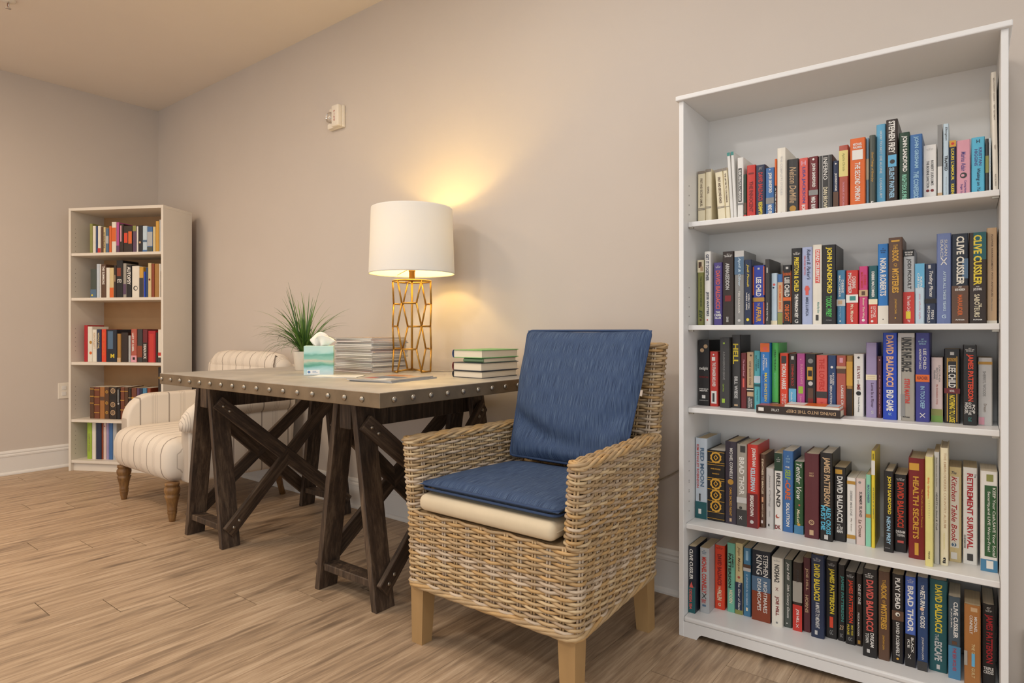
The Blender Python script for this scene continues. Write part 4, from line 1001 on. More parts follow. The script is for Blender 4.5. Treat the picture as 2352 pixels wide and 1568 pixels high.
  (0.5704,0.6054,0.100,0.2493,0.0000,'royal blue','H',[('t','DAVID BALDACCI','peach',0.03,0.62,0.5,0.52),('t','END GAME','white',0.66,0.9,0.5,0.5),('h','GC','light blue',0.92,0.95,0.5,0.22)]),
  (0.6074,0.6474,0.100,0.2483,0.0000,'stone','H',[('b','pale grey',0,0.05),('r','pale grey',0.05,1,0.1,0.2),('t','UNDUE INFLUENCE','black',0.05,0.44,0.52,0.6),('t','STEVE MARTINI','red',0.52,0.8,0.55,0.32),('r','grey',0.7,0.95,0.3,0.25),('h','PUTNAM','black',0.95,0.965,0.5,0.4)]),
  (0.6494,0.6824,0.100,0.2493,0.0000,'indigo','H',[('n','light blue',0.06,0.14,0.5,0.6),('t','LEE CHILD','white',0.18,0.41,0.66,0.22),('t','ANDREW CHILD','white',0.18,0.41,0.34,0.16),('b','orange',0.47,0.55),('h','REACHER','maroon',0.49,0.525,0.5,0.75),('t','IN TOO DEEP','light blue',0.6,0.85,0.5,0.3),('x','white',0.9,0.95,0.5,0.4)]),
  (0.6851,0.7121,0.122,0.1803,0.0000,'blush','P',[('t','DOROTHEA','grey',0.12,0.38,0.72,0.16),('t','BENTON','grey',0.16,0.34,0.5,0.16),('t','FRANK','grey',0.2,0.34,0.3,0.16),('t','By Invitation Only','terracotta',0.42,0.73,0.5,0.18),('b','olive',0.8,0.9),('b','leaf green',0.9,1)]),
  (0.7151,0.7511,0.122,0.2043,0.0000,'black','P',[('r','gold',0.12,0.98,0.2,0.06),('r','gold',0.1,0.98,0.8,0.06),('r','pale grey',0.04,0.08,0.5,0.25),('h','JACK REACHER','gold',0.12,0.18,0.5,0.5),('t','LEE CHILD','white',0.22,0.52,0.5,0.46),('b','maroon',0.53,0.6),('h','NOVEL','white',0.55,0.58,0.5,0.3),('t','NOTHING TO LOSE','yellow',0.62,0.99,0.5,0.36)]),
  (0.7575,0.7875,0.100,0.2153,0.0000,'black','H',[('n','white',0.03,0.08,0.5,0.65),('t','JAMES PATTERSON','orange red',0.11,0.7,0.5,0.52),('t','POP','white',0.74,0.85,0.76,0.22),('t','GOES THE','white',0.71,0.87,0.5,0.22),('t','WEASEL','white',0.71,0.86,0.24,0.22),('h','GC','teal',0.9,0.95,0.5,0.25)]),
  (0.7902,0.8212,0.122,0.1823,0.0000,'pale grey','P',[('b','ochre',0.06,0.1),('t','SHERRYL WOODS','grey',0.2,0.57,0.45,0.22),('t','Dream','taupe',0.68,0.8,0.5,0.2),('r','pink',0.88,0.99,0.25,0.4)]),
 ],
 4:[
  (0.0191,0.0587,0.100,0.2724,0.0000,'ice blue','H',[('t','RED MOON','slate blue',0.12,0.6,0.6,0.34),('t','KIM STANLEY ROBINSON','red',0.08,0.62,0.22,0.2),('b','dark teal',0.79,1),('o','charcoal',0.7,0.4,0.16),('r','charcoal',0.7,0.78,0.4,0.12),('r','white',0.88,0.94,0.4,0.25)]),
  (0.0595,0.1182,0.100,0.2364,0.0000,'black','H',[('O','gold',0.1,0.5,0.5),('O','gold',0.47,0.5,0.5),('O','gold',0.63,0.5,0.5),('O','gold',0.79,0.5,0.5),('b','gold',0.02,0.026),('b','gold',0.17,0.176),('b','gold',0.2,0.206),('b','gold',0.39,0.396),('b','gold',0.42,0.426),('b','gold',0.55,0.556),('b','gold',0.71,0.716),('b','gold',0.87,0.876),('b','gold',0.96,0.966),('h','BARNES AND NOBLE','gold',0.25,0.27,0.5,0.55),('h','CLASSICS','gold',0.32,0.335,0.5,0.4)]),
  (0.1190,0.1562,0.100,0.2714,0.0000,'aubergine','H',[('t','MICHAEL CONNELLY','white',0.08,0.45,0.55,0.26),('o','ochre',0.49,0.5,0.5),('t','DARK SACRED NIGHT','gold',0.56,0.9,0.5,0.2),('r','tan',0.93,0.97,0.5,0.2)]),
  (0.1572,0.1892,0.100,0.2664,0.0000,'stone','H',[('r','charcoal',0.02,0.1,0.6,0.5),('t','BRAD THOR','white',0.16,0.62,0.5,0.5),('b','pale grey',0.65,0.72),('b','charcoal',0.8,1),('o','charcoal',0.78,0.4,0.3),('x','white',0.88,0.92,0.4,0.3)]),
  (0.1902,0.2237,0.100,0.2684,0.0000,'red','H',[('r','maroon',0.59,1,0.5,1.0),('t','JONATHAN','white',0.04,0.26,0.6,0.42),('t','KELLERMAN','pale blue',0.28,0.56,0.55,0.42),('t','BREAKDOWN','white',0.61,0.86,0.45,0.34),('o','pale grey',0.93,0.45,0.35)]),
  (0.2245,0.2409,0.122,0.2364,0.0000,'brown','P',[('t','EYEWITNESS TO MIRACLES','cream',0.06,0.54,0.5,0.34),('r','peach',0.58,0.65,0.5,0.3),('t','RANDY CLARK','cream',0.68,0.86,0.5,0.22),('r','white',0.9,0.94,0.4,0.35)]),
  (0.2429,0.2659,0.122,0.1944,0.0000,'pale grey','P',[('t','Jesus Calling','grey',0.1,0.64,0.5,0.3),('t','YOUNG','grey',0.7,0.8,0.5,0.14),('r','charcoal',0.92,0.96,0.4,0.2)]),
  (0.2689,0.2929,0.122,0.2464,0.0000,'white','P',[('b','dark green',0,0.23),('n','pale grey',0.05,0.12,0.5,0.5),('t','IRELAND','charcoal',0.26,0.7,0.5,0.5),('o','terracotta',0.82,0.4,0.5),('o','white',0.81,0.52,0.35),('h','DK','dark red',0.93,0.985,0.45,0.7)]),
  (0.2939,0.3249,0.122,0.2564,0.0000,'blue','P',[('n','light blue',0.05,0.15,0.5,0.4),('h','THE','white',0.19,0.21,0.45,0.4),('t','SELF','lime',0.23,0.35,0.5,0.5),('t','-CARE','orange',0.36,0.6,0.5,0.5),('t','SOLUTION','white',0.64,0.93,0.5,0.32)]),
  (0.3279,0.3550,0.122,0.2264,0.0000,'forest green','P',[('t','Tender Vow','white',0.02,0.53,0.5,0.56),('o','coral',0.6,0.55,0.2),('t','MacLain','cream',0.66,0.86,0.45,0.32),('b','steel blue',0.88,1),('o','gold',0.87,0.5,0.34)]),
  (0.3613,0.4023,0.100,0.2594,0.0000,'wine','H',[('h','HOLY','tan',0.22,0.24,0.5,0.3),('h','BIBLE','tan',0.25,0.27,0.5,0.3),('O','tan',0.81,0.5,0.3),('r','tan',0.9,0.96,0.5,0.28)]),
  (0.4053,0.4397,0.100,0.2664,0.0000,'black','H',[('t','JAMES PATTERSON','tan',0.05,0.6,0.5,0.62),('t','ALEX CROSS','cyan',0.61,0.92,0.68,0.36),('t','MUST DIE','cyan',0.6,0.88,0.26,0.36),('r','pale grey',0.93,0.98,0.5,0.3)]),
  (0.4405,0.4720,0.122,0.2234,0.0000,'black','P',[('r','gold',0.03,0.09,0.4,0.6),('t','DAVID BALDACCI','white',0.12,0.74,0.5,0.5),('h','THE','white',0.77,0.785,0.4,0.3),('h','6:20','white',0.795,0.84,0.5,0.5),('h','MAN','white',0.845,0.885,0.5,0.5)]),
  (0.4750,0.4980,0.122,0.1964,0.0000,'white','P',[('b','ochre',0.05,0.1),('t','DEBBIE MALONE','grey',0.2,0.58,0.5,0.25),('t','My Sister','taupe',0.62,0.82,0.5,0.18),('b','ochre',0.87,0.93),('b','pale grey',0.93,1)]),
  (0.4990,0.5240,0.122,0.1974,0.0000,'blush','P',[('o','grey',0.06,0.4,0.3),('t','SUMMER ISLAND','charcoal',0.2,0.58,0.5,0.3),('t','La Crosse','brown',0.62,0.88,0.45,0.34)]),
  (0.5250,0.5380,0.122,0.2114,0.0000,'mint','P',[('t','MACOMBER','slate blue',0.14,0.4,0.5,0.42),('b','ochre',0.55,0.6),('b','mint',0.6,1)]),
  (0.5399,0.5489,0.116,0.2844,0.0000,'yellow','P',[('b','white',0.1,0.25),('t','SUDOKU','black',0.03,0.09,0.5,0.4),('t','PUZZLE JUMBO','olive',0.38,0.7,0.5,0.35)]),
  (0.5724,0.5964,0.100,0.2324,0.0000,'black','H',[('t','JOHN SANDFORD','yellow',0.06,0.53,0.55,0.44),('t','NEON PREY','light blue',0.56,0.9,0.5,0.4),('h','PUTNAM','grey',0.94,0.955,0.4,0.5)]),
  (0.5971,0.6271,0.122,0.2224,0.0000,'black','P',[('n','white',0.04,0.08,0.5,0.7),('t','DAVID BALDACCI','red orange',0.1,0.68,0.5,0.52),('h','DREAM','white',0.72,0.755,0.5,0.75),('h','TOWN','white',0.765,0.8,0.5,0.65),('r','coral',0.85,0.88,0.5,0.5)]),
  (0.6339,0.6720,0.085,0.2804,0.0000,'crimson dark','H',[('r','gold',0.05,0.12,0.35,0.6),('t','HEALTH SECRETS','gold',0.18,0.8,0.45,0.36),('t',"The World's Greatest Treasury",'gold',0.3,0.68,0.82,0.12),('r','gold',0.84,0.96,0.5,0.24)]),
  (0.6746,0.6926,0.040,0.2954,0.0000,'pale yellow','P',[('t','Billy Graham','orange',0.19,0.38,0.4,0.28),('t','. . . . . . . .','taupe',0.4,0.56,0.5,0.12),('t','TEXAS','charcoal',0.86,0.93,0.5,0.2)]),
  (0.6936,0.7056,0.073,0.3054,0.0000,'pale grey','P',[('t','Better Homes and Gardens','taupe',0.05,0.31,0.5,0.24),('t','HEARTS to Stitch & Craft','charcoal',0.36,0.7,0.5,0.3)]),
  (0.7076,0.7254,0.071,0.3184,0.0000,'cream','H',[('t','THE EMBROIDERERS COUNTRY ALBUM','tan',0.04,0.68,0.6,0.3),('t','THE BURLINGTON','pale yellow',0.72,0.86,0.5,0.16),('h','a','black',0.93,0.98,0.5,0.4)]),
  (0.7262,0.7541,0.122,0.2604,0.0000,'wheat','P',[('r','ivory',0.1,0.85,0.45,0.7),('h','The','navy',0.045,0.075,0.4,0.4),('t','Kitchen Table Book','crimson',0.1,0.79,0.42,0.44),('o','slate blue',0.82,0.4,0.4),('h','2','white',0.8,0.845,0.4,0.18),('r','white',0.9,0.97,0.4,0.5)]),
  (0.7571,0.7892,0.122,0.2634,0.0000,'white','P',[('t','The','navy',0.06,0.1,0.85,0.12),('t','RETIREMENT SURVIVAL','crimson',0.06,0.84,0.5,0.42),('t','GUIDEBOOK','charcoal',0.7,0.84,0.14,0.14),('r','charcoal',0.89,0.96,0.5,0.4)]),
  (0.7951,0.8312,0.089,0.2644,0.0000,'white','P',[('r','olive',0.03,0.1,0.55,0.4),('r','forest green',0.14,0.85,0.6,0.72),('t','KEEP Your Cash,SAVE Your Social','white',0.16,0.84,0.78,0.2),('t','Security,and LIVE Worry-Free!','white',0.2,0.8,0.48,0.2),('b','steel blue',0.88,1),('r','white',0.89,0.97,0.55,0.4)]),
 ],
 5:[
  (0.0170,0.0402,0.040,0.2204,0.0000,'midnight','P',[('b','dark teal',0.6,1),('t','CLIVE CUSSLER','white',0.04,0.5,0.42,0.5),('y','coral',0.53,0.62,0.45,0.6),('t','ODESSA SEA','coral',0.64,0.95,0.35,0.42)]),
  (0.0470,0.0770,0.064,0.2154,0.0000,'silver','P',[('n','slate blue',0.03,0.1,0.5,0.5),('t','MICHAEL CONNELLY','red',0.14,0.7,0.5,0.52),('x','black',0.7,0.78,0.5,0.5),('h','THE POET','red',0.79,0.85,0.45,0.5),('r','slate blue',0.87,0.9,0.5,0.4)]),
  (0.0778,0.1108,0.122,0.2144,0.0000,'red orange','P',[('n','dark red',0.02,0.06,0.5,0.7),('t','DAVID BALDACCI','dark red',0.14,0.62,0.5,0.42),('t','THE','cream',0.64,0.69,0.5,0.2),('t','FALLEN','cream',0.7,0.86,0.5,0.42),('h','G','cream',0.9,0.95,0.5,0.25)]),
  (0.1188,0.1448,0.122,0.2294,0.0000,'mint green','P',[('t','JAMES','black',0.15,0.35,0.7,0.28),('t','PATTERSON','black',0.15,0.65,0.36,0.34),('t','HIDDEN','cream',0.68,0.87,0.5,0.4)]),
  (0.1458,0.1699,0.122,0.2344,0.0000,'wheat','P',[('t','Jojo Moyes','brown',0.05,0.4,0.5,0.36),('o','terracotta',0.48,0.5,0.36),('b','navy',0.55,0.94),('t','The Giver of Stars','white',0.54,0.94,0.55,0.3),('b','olive',0.94,1)]),
  (0.1719,0.1959,0.122,0.2234,0.0000,'steel blue','P',[('r','light blue',0.04,0.18,0.5,0.35),('b','brown',0.24,0.29),('b','pale grey',0.29,0.34),('t','A VINEYARD IN DECEMBER','pale blue',0.38,0.84,0.5,0.24),('r','cream',0.87,0.92,0.5,0.25)]),
  (0.2016,0.2596,0.113,0.2264,0.0000,'midnight','P',[('b','slate blue',0.37,0.58),('b','rust',0.58,1),('t','STEPHEN','white',0.05,0.36,0.74,0.26),('t','KING','white',0.06,0.34,0.4,0.3),('t','NIGHTMARES','white',0.43,0.87,0.72,0.2),('t','DREAMSCAPES','white',0.4,0.85,0.4,0.2)]),
  (0.2643,0.2972,0.104,0.2184,0.0000,'ivory','P',[('n','grey',0.03,0.06,0.5,0.6),('t','NOS4A2','charcoal',0.1,0.36,0.5,0.46),('x','dark red',0.43,0.48,0.5,0.25),('t','JOE HILL','dark red',0.56,0.84,0.5,0.4),('o','grey',0.94,0.5,0.2)]),
  (0.2980,0.3218,0.119,0.2134,0.0000,'slate green','P',[('t','Joe Hill','white',0.04,0.3,0.5,0.4),('t','20th Century Ghosts','white',0.36,0.86,0.5,0.36),('o','pale grey',0.94,0.4,0.2)]),
  (0.3256,0.3529,0.112,0.2134,0.0000,'espresso','P',[('r','stone',0.28,0.58,0.5,0.98),('t','JOE HILL','charcoal',0.1,0.3,0.5,0.3),('b','red',0.62,1),('t','JOE HILL','white',0.68,0.88,0.5,0.36),('x','white',0.9,0.95,0.5,0.3)]),
  (0.3537,0.3750,0.122,0.2304,0.0000,'wine','P',[('t','JOE HILL','tan',0.14,0.44,0.5,0.42),('t','HORNS','tan',0.5,0.74,0.5,0.42)]),
  (0.3803,0.4168,0.100,0.2524,0.0000,'navy','H',[('n','pale grey',0.03,0.08,0.45,0.6),('t','DAVID BALDACCI','yellow',0.11,0.55,0.45,0.46),('t','A MINUTE TO MIDNIGHT','white',0.57,0.88,0.5,0.3),('r','pale grey',0.91,0.96,0.4,0.2)]),
  (0.4176,0.4490,0.122,0.2364,0.0000,'black','P',[('n','pale grey',0.03,0.07,0.5,0.6),('t','JAMES PATTERSON','yellow',0.1,0.68,0.5,0.52),('r','orange red',0.72,0.86,0.5,0.3),('h','GC','grey',0.89,0.95,0.5,0.3)]),
  (0.4510,0.4700,0.122,0.2294,0.0000,'black','P',[('t','JAMES PATTERSON','teal',0.14,0.74,0.6,0.5),('h','23','tan',0.79,0.85,0.5,0.6),('h','GC','grey',0.9,0.95,0.5,0.4)]),
  (0.4718,0.4985,0.115,0.2164,0.0000,'black','P',[('n','pale grey',0.03,0.08,0.5,0.7),('t','JAMES PATTERSON','red orange',0.11,0.7,0.5,0.52),('t','MIND YOUR','yellow',0.73,0.87,0.68,0.2),('t','PLEASE','yellow',0.73,0.87,0.3,0.2),('h','GC','grey',0.9,0.95,0.5,0.4)]),
  (0.4993,0.5159,0.120,0.2144,0.0000,'espresso','P',[('t','ONE BY ONE','white',0.14,0.42,0.55,0.42),('t','FREIDA McFADDEN','white',0.54,0.86,0.42,0.28),('r','ochre',0.92,0.97,0.5,0.4)]),
  (0.5233,0.5593,0.066,0.2514,0.0000,'black','H',[('n','white',0.04,0.1,0.45,0.6),('t','DAVID BALDACCI','coral',0.12,0.7,0.5,0.5),('t','DREAM','white',0.72,0.88,0.66,0.24),('t','TOWN','white',0.73,0.84,0.32,0.24),('r','pale grey',0.91,0.95,0.4,0.2)]),
  (0.5615,0.5895,0.071,0.2514,0.0000,'brown','P',[('t','THE','gold',0.09,0.16,0.5,0.3),('t','BOOK','gold',0.16,0.31,0.5,0.5),('t','OF','gold',0.32,0.36,0.5,0.24),('t','MYSTERIES','gold',0.37,0.65,0.5,0.5),('t','JONATHAN CAHN','gold',0.72,0.88,0.45,0.22)]),
  (0.5947,0.6227,0.076,0.2494,0.0000,'black','P',[('t','PLAY DEAD','white',0.04,0.39,0.5,0.42),('b','brown',0.41,0.52),('o','ivory',0.45,0.5,0.4),('o','black',0.455,0.55,0.2),('t','DAVID ROSENFELT','white',0.54,0.92,0.5,0.3),('o','gold',0.95,0.5,0.22)]),
  (0.6266,0.6516,0.074,0.2504,0.0000,'cornflower','P',[('b','black',0.64,1),('n','pale grey',0.02,0.07,0.5,0.6),('t','BRAD THOR','white',0.1,0.61,0.5,0.56),('t','BLACK','white',0.67,0.84,0.68,0.24),('t','ICE','white',0.7,0.79,0.34,0.24),('x','white',0.86,0.91,0.4,0.3)]),
  (0.6555,0.6795,0.070,0.2564,0.0000,'dark blue','P',[('o','peach',0.34,0.45,0.4),('t','THE','white',0.08,0.13,0.5,0.26),('t','RETURN','white',0.14,0.32,0.5,0.44),('t','OF THE','white',0.33,0.4,0.5,0.24),('t','GODS','white',0.41,0.54,0.5,0.44),('t','JONATHAN CAHN','pale grey',0.64,0.88,0.5,0.26),('b','charcoal',0.9,1)]),
  (0.6821,0.7231,0.089,0.2514,0.0000,'dark teal','H',[('t','DAVID BALDACCI','yellow',0.05,0.57,0.52,0.4),('t','THE','pale grey',0.59,0.66,0.42,0.2),('t','ESCAPE','pale grey',0.67,0.88,0.5,0.42),('r','pale grey',0.92,0.97,0.5,0.18)]),
  (0.7256,0.7526,0.072,0.2204,0.0000,'slate','P',[('b','steel blue',0.6,1),('t','CLIVE CUSSLER','white',0.06,0.5,0.6,0.36),('t','BY JACK DU BRUL','white',0.15,0.38,0.24,0.16),('r','brown',0.54,0.58,0.5,0.4),('t','THE SEA WOLVES','crimson',0.62,0.9,0.5,0.3)]),
  (0.7602,0.7953,0.061,0.2124,0.0000,'caramel','P',[('r','tan',0.03,0.08,0.6,0.4),('t','MICHAEL','white',0.14,0.33,0.7,0.18),('t','CONNELLY','white',0.13,0.36,0.42,0.18),('t','THE GODS OF GUILT','wheat',0.48,0.9,0.55,0.2),('r','sky blue',0.6,0.76,0.55,0.2),('r','stone',0.58,0.76,0.1,0.2)]),
  (0.7981,0.8261,0.086,0.2134,0.0000,'black','H',[('h','#1','white',0.03,0.05,0.5,0.3),('n','white',0.055,0.09,0.5,0.5),('t','JAMES PATTERSON','crimson',0.12,0.72,0.5,0.62),('h','TRIPLE','white',0.77,0.81,0.5,0.75),('h','CROSS','white',0.815,0.855,0.5,0.75)]),
 ],
}
FAR={
 1:[
  (0.1159,0.1378,0.060,0.2180,0,'olive','P',[]),
  (0.1401,0.1651,0.060,0.2010,0,'ivory','P',[]),
  (0.1660,0.1808,0.060,0.2000,0,'dark blue','P',[]),
  (0.1821,0.2063,0.060,0.2000,0,'ivory','P',[('b','red',0.8,1)]),
  (0.2072,0.2255,0.060,0.1940,0,'brown','P',[]),
  (0.2278,0.2448,0.060,0.1910,0,'wheat','P',[('t','EVERMORE','brown',0.2,0.8,0.5,0.5)]),
  (0.2470,0.2712,0.060,0.1810,0,'slate blue','P',[('b','silver',0.3,0.6)]),
  (0.2743,0.2927,0.060,0.1970,0,'orange','P',[]),
  (0.2962,0.3311,0.060,0.2250,0,'ivory','P',[('b','orange',0.18,0.62)]),
  (0.3338,0.3553,0.060,0.2220,0,'orchid','P',[('b','plum',0.75,1)]),
  (0.3575,0.3915,0.060,0.2090,0,'espresso','P',[('r','pink',0.05,0.6,0.4,0.3)]),
  (0.3934,0.4622,0.060,0.1930,0,'espresso','P',[('r','red orange',0.25,0.62,0.25,0.4),('r','orange',0.2,0.65,0.75,0.4)]),
  (0.4658,0.4931,0.060,0.1940,0,'plum','P',[('b','olive',0,0.2)]),
  (0.4967,0.5084,0.060,0.1890,0,'white','P',[]),
  (0.5115,0.5433,0.060,0.1950,0,'black','P',[('o','tan',0.62,0.4,0.5)]),
  (0.5455,0.5808,0.060,0.1900,0,'pale blue','P',[('b','slate blue',0.52,0.6),('b','blue',0.9,1)]),
  (0.5822,0.6243,0.060,0.1840,0,'blue','P',[('b','silver',0.2,0.75),('b','slate green',0.78,1)]),
  (0.6265,0.6471,0.060,0.1830,0,'wheat','P',[]),
  (0.6493,0.6749,0.060,0.2220,0,'gold','P',[]),
  (0.6771,0.6994,0.060,0.2310,0,'silver','P',[('r','white',0,1,0.7,0.3)]),
  (0.7008,0.7169,0.060,0.2280,0,'maroon','P',[]),
 ],
 2:[
  (0.1217,0.1705,0.060,0.2100,0,'slate green','P',[('b','slate blue',0.7,1),('o','yellow',0.9,0.3,0.3)]),
  (0.1718,0.1969,0.060,0.2460,0,'ice blue','P',[]),
  (0.1982,0.2072,0.060,0.2450,0,'white','P',[]),
  (0.2094,0.2484,0.060,0.2430,0,'brown','P',[('t','THE SUMMONS','white',0.05,0.6,0.5,0.5)]),
  (0.2506,0.2792,0.060,0.2180,0,'ivory','P',[]),
  (0.2801,0.3119,0.060,0.2170,0,'wheat','P',[('b','orange',0.66,1)]),
  (0.3132,0.3325,0.060,0.2340,0,'espresso','P',[('r','tan',0.3,0.5,0.5,0.3)]),
  (0.3338,0.3862,0.060,0.2690,0,'black','P',[('r','rust',0.2,0.42,0.4,0.6),('h','STO','white',0.5,0.6,0.5,0.7)]),
  (0.3884,0.4135,0.060,0.2470,0,'stone','P',[('b','plum',0.6,0.9)]),
  (0.4157,0.4555,0.060,0.2340,0,'black','P',[('t','AUTOPSY','white',0.05,0.6,0.5,0.7)]),
  (0.4600,0.5182,0.060,0.2260,0,'ivory','P',[('o','charcoal',0.7,0.5,0.6),('o','ivory',0.7,0.55,0.4)]),
  (0.5195,0.5504,0.060,0.2180,0,'gold','P',[('b','charcoal',0.35,1)]),
  (0.5518,0.5674,0.060,0.1850,0,'royal blue','P',[]),
  (0.5697,0.5858,0.060,0.2130,0,'dark blue','P',[]),
  (0.5880,0.6131,0.060,0.2460,0,'wheat','P',[('o','maroon',0.48,0.5,0.6)]),
  (0.6153,0.6381,0.060,0.2400,0,'rust','P',[]),
  (0.6404,0.6749,0.060,0.2400,0,'bronze','P',[]),
  (0.6757,0.6860,0.060,0.2390,0,'ivory','P',[]),
  (0.6869,0.7120,0.060,0.2370,0,'brown','P',[('b','silver',0,0.22)]),
 ],
 3:[
  (0.0693,0.0966,0.060,0.2650,0,'crimson','P',[]),
  (0.0989,0.1351,0.060,0.2550,0,'ivory','P',[('o','ochre',0.45,0.7,0.6),('o','orange',0.75,0.7,0.6)]),
  (0.1378,0.1718,0.060,0.2330,0,'ivory','P',[('t','KEN FOLLETT','tan',0.1,0.6,0.5,0.5)]),
  (0.1741,0.2108,0.060,0.2350,0,'navy','P',[('t','WITHOUT FAIL','wheat',0.1,0.6,0.4,0.4)]),
  (0.2130,0.2492,0.060,0.2350,0,'red orange','P',[('t','BLUE SMOKE','orange',0.1,0.8,0.5,0.5)]),
  (0.2515,0.3369,0.060,0.2330,0,'midnight','P',[('r','slate blue',0.05,0.6,0.4,0.5),('h','M','yellow',0.75,0.88,0.6,0.35)]),
  (0.3405,0.3692,0.060,0.2030,0,'bronze','P',[('b','tan',0.85,1)]),
  (0.3728,0.4274,0.060,0.2120,0,'espresso','P',[]),
  (0.4305,0.4480,0.060,0.1900,0,'silver','P',[]),
  (0.4524,0.4981,0.060,0.2370,0,'terracotta','P',[('t','LADY OF CAMEL','white',0.12,0.68,0.35,0.35),('b','pink',0.8,1),('r','black',0.85,0.93,0.5,0.4)]),
  (0.5026,0.5433,0.060,0.2350,0,'charcoal','P',[('b','rust',0.5,0.85)]),
  (0.5460,0.5831,0.060,0.2330,0,'maroon','P',[('b','espresso',0.4,1),('t','DEADLOCK','white',0.45,0.9,0.5,0.6)]),
  (0.5889,0.6471,0.060,0.2240,0,'crimson','P',[('r','red',0.1,1,0.5,0.6)]),
  (0.6484,0.6654,0.060,0.2120,0,'espresso','P',[]),
  (0.6677,0.6986,0.060,0.2330,0,'ivory','P',[('b','red',0.7,0.8),('b','charcoal',0.85,1)]),
  (0.7008,0.7111,0.060,0.2200,0,'brown','P',[]),
 ],
 4:[
  (0.1172,0.1504,0.060,0.2270,0,'leather brown','P',[('b','gold',0.05,0.07),('b','gold',0.28,0.3),('b','gold',0.5,0.52)]),
  (0.1526,0.1969,0.060,0.2280,0,'leather red','P',[('b','gold',0.08,0.1),('b','gold',0.3,0.32),('b','gold',0.55,0.57),('b','gold',0.8,0.82)]),
  (0.1991,0.2367,0.060,0.2280,0,'caramel','P',[('b','brown',0.3,0.42)]),
  (0.2389,0.2734,0.060,0.2290,0,'leather brown','P',[('O','gold',0.15,0.5,0.5),('O','gold',0.5,0.5,0.5),('O','gold',0.8,0.5,0.5)]),
  (0.2765,0.3361,0.060,0.2300,0,'leather dark','P',[('O','tan',0.12,0.5,0.5),('b','black',0.25,0.4),('O','tan',0.55,0.5,0.5),('O','tan',0.8,0.5,0.5)]),
  (0.3383,0.3634,0.060,0.2230,0,'black','P',[('r','silver',0.05,0.45,0.4,0.25),('o','silver',0.5,0.5,0.6)]),
  (0.3670,0.3987,0.060,0.2310,0,'leather red','P',[('b','gold',0.12,0.14),('b','gold',0.4,0.42),('b','gold',0.7,0.72)]),
  (0.3996,0.4282,0.060,0.2310,0,'leather brown','P',[('b','gold',0.12,0.14),('b','gold',0.6,0.62)]),
  (0.4305,0.4511,0.060,0.2240,0,'leather dark','P',[('b','tan',0.3,0.32)]),
  (0.4555,0.4958,0.060,0.2270,0,'leather red','P',[('b','gold',0.3,0.34)]),
  (0.4981,0.5204,0.060,0.2250,0,'plum','P',[]),
  (0.5218,0.5424,0.060,0.2250,0,'navy','P',[]),
  (0.5446,0.5777,0.060,0.2260,0,'steel blue','P',[]),
  (0.5813,0.6086,0.060,0.2260,0,'rust','P',[]),
  (0.6677,0.6891,0.060,0.3750,0,'leather dark','P',[('O','gold',0.2,0.5,0.5)]),
  (0.6905,0.7111,0.060,0.3740,0,'leather brown','P',[('b','gold',0.2,0.23)]),
 ],
 5:[
  (0.0944,0.1311,0.060,0.2620,0,'lime','P',[('t','COMFORT FOOD','olive',0.3,0.8,0.5,0.4)]),
  (0.1342,0.1651,0.060,0.2620,0,'ivory','P',[]),
  (0.1674,0.2108,0.060,0.2630,0,'navy','P',[]),
  (0.2130,0.2255,0.060,0.2640,0,'rust','P',[]),
  (0.2278,0.2506,0.060,0.2650,0,'blush','P',[('o','crimson',0.1,0.5,0.4)]),
  (0.2528,0.2721,0.060,0.2650,0,'lavender','P',[]),
  (0.2734,0.3029,0.060,0.2660,0,'blue','P',[]),
  (0.3052,0.3361,0.060,0.2670,0,'silver','P',[]),
 ],
}

# ------------------------------------------------------------------ books on the shelves
PAL = {'cream': 'efe3c2', 'white': 'e9e6e0', 'ivory': 'e8e2d4', 'taupe': '8f8478', 'brown': '5f4433', 'ochre': 'b98b3a', 'plum': '5c4460', 'teal': '3f8f88', 'grey': '8b8a88', 'black': '221f1f',
 'dark green': '24402f', 'red': 'c8392f', 'dark red': '7e1f20', 'navy': '26314d', 'blue': '3f6ea8', 'orange': 'dd6a2a', 'pale grey': 'c9c7c4', 'charcoal': '3c3a39', 'tan': 'c9a983', 'coral': 'd95f55', 'pink': 'dd9fae',
 'purple': '54468a', 'maroon': '6f2327', 'yellow': 'e8cf3a', 'terracotta': 'b35b4a', 'pale yellow': 'e3d88c', 'olive': '8f9150', 'light blue': '9cc4dc', 'slate green': '4b524b', 'gold': 'd3a03c', 'sky blue': '66b0d6',
 'espresso': '33261f', 'mint': '8ed0b4', 'pale blue': 'c3d6e2', 'cyan': '5cbbdc', 'cobalt': '2c3fa6', 'periwinkle': 'a9b4d6', 'periwinkle dark': '6b7aa8', 'steel blue': '4a83a8', 'hot pink': 'c9427c', 'dark teal': '1f5a5f',
 'azure': '2f7cc6', 'silver': 'b4b7b8', 'midnight': '1e2431', 'lime': '9dbb3c', 'turquoise': '58b4bd', 'bright green': '55bf5a', 'red orange': 'e0472a', 'orchid': 'b64f93', 'dark blue': '2a4470', 'bronze': 'a97c3c',
 'lavender': 'a496bd', 'wine': '5e2a30', 'royal blue': '2346b8', 'stone': 'a59f94', 'indigo': '3e3f8c', 'blush': 'dcc7c0', 'leaf green': '7ba04c', 'orange red': 'e0492a', 'peach': 'e8b48a', 'ice blue': 'c2cdd8',
 'slate blue': '54708c', 'aubergine': '3b3440', 'forest green': '2f5a34', 'crimson': 'b3232c', 'crimson dark': '7d1c1e', 'wheat': 'd9c592', 'mint green': '77bda4', 'rust': '8c4024', 'cornflower': '4a66b4', 'slate': '45545f',
 'caramel': 'a8703a', 'leather brown': '5a3d28', 'leather red': '74402a', 'leather dark': '30261f'}
def cover_mat(c): return M('cover_' + c.replace(' ', '_'), PAL[c], .38, var=.05, vscale=18)
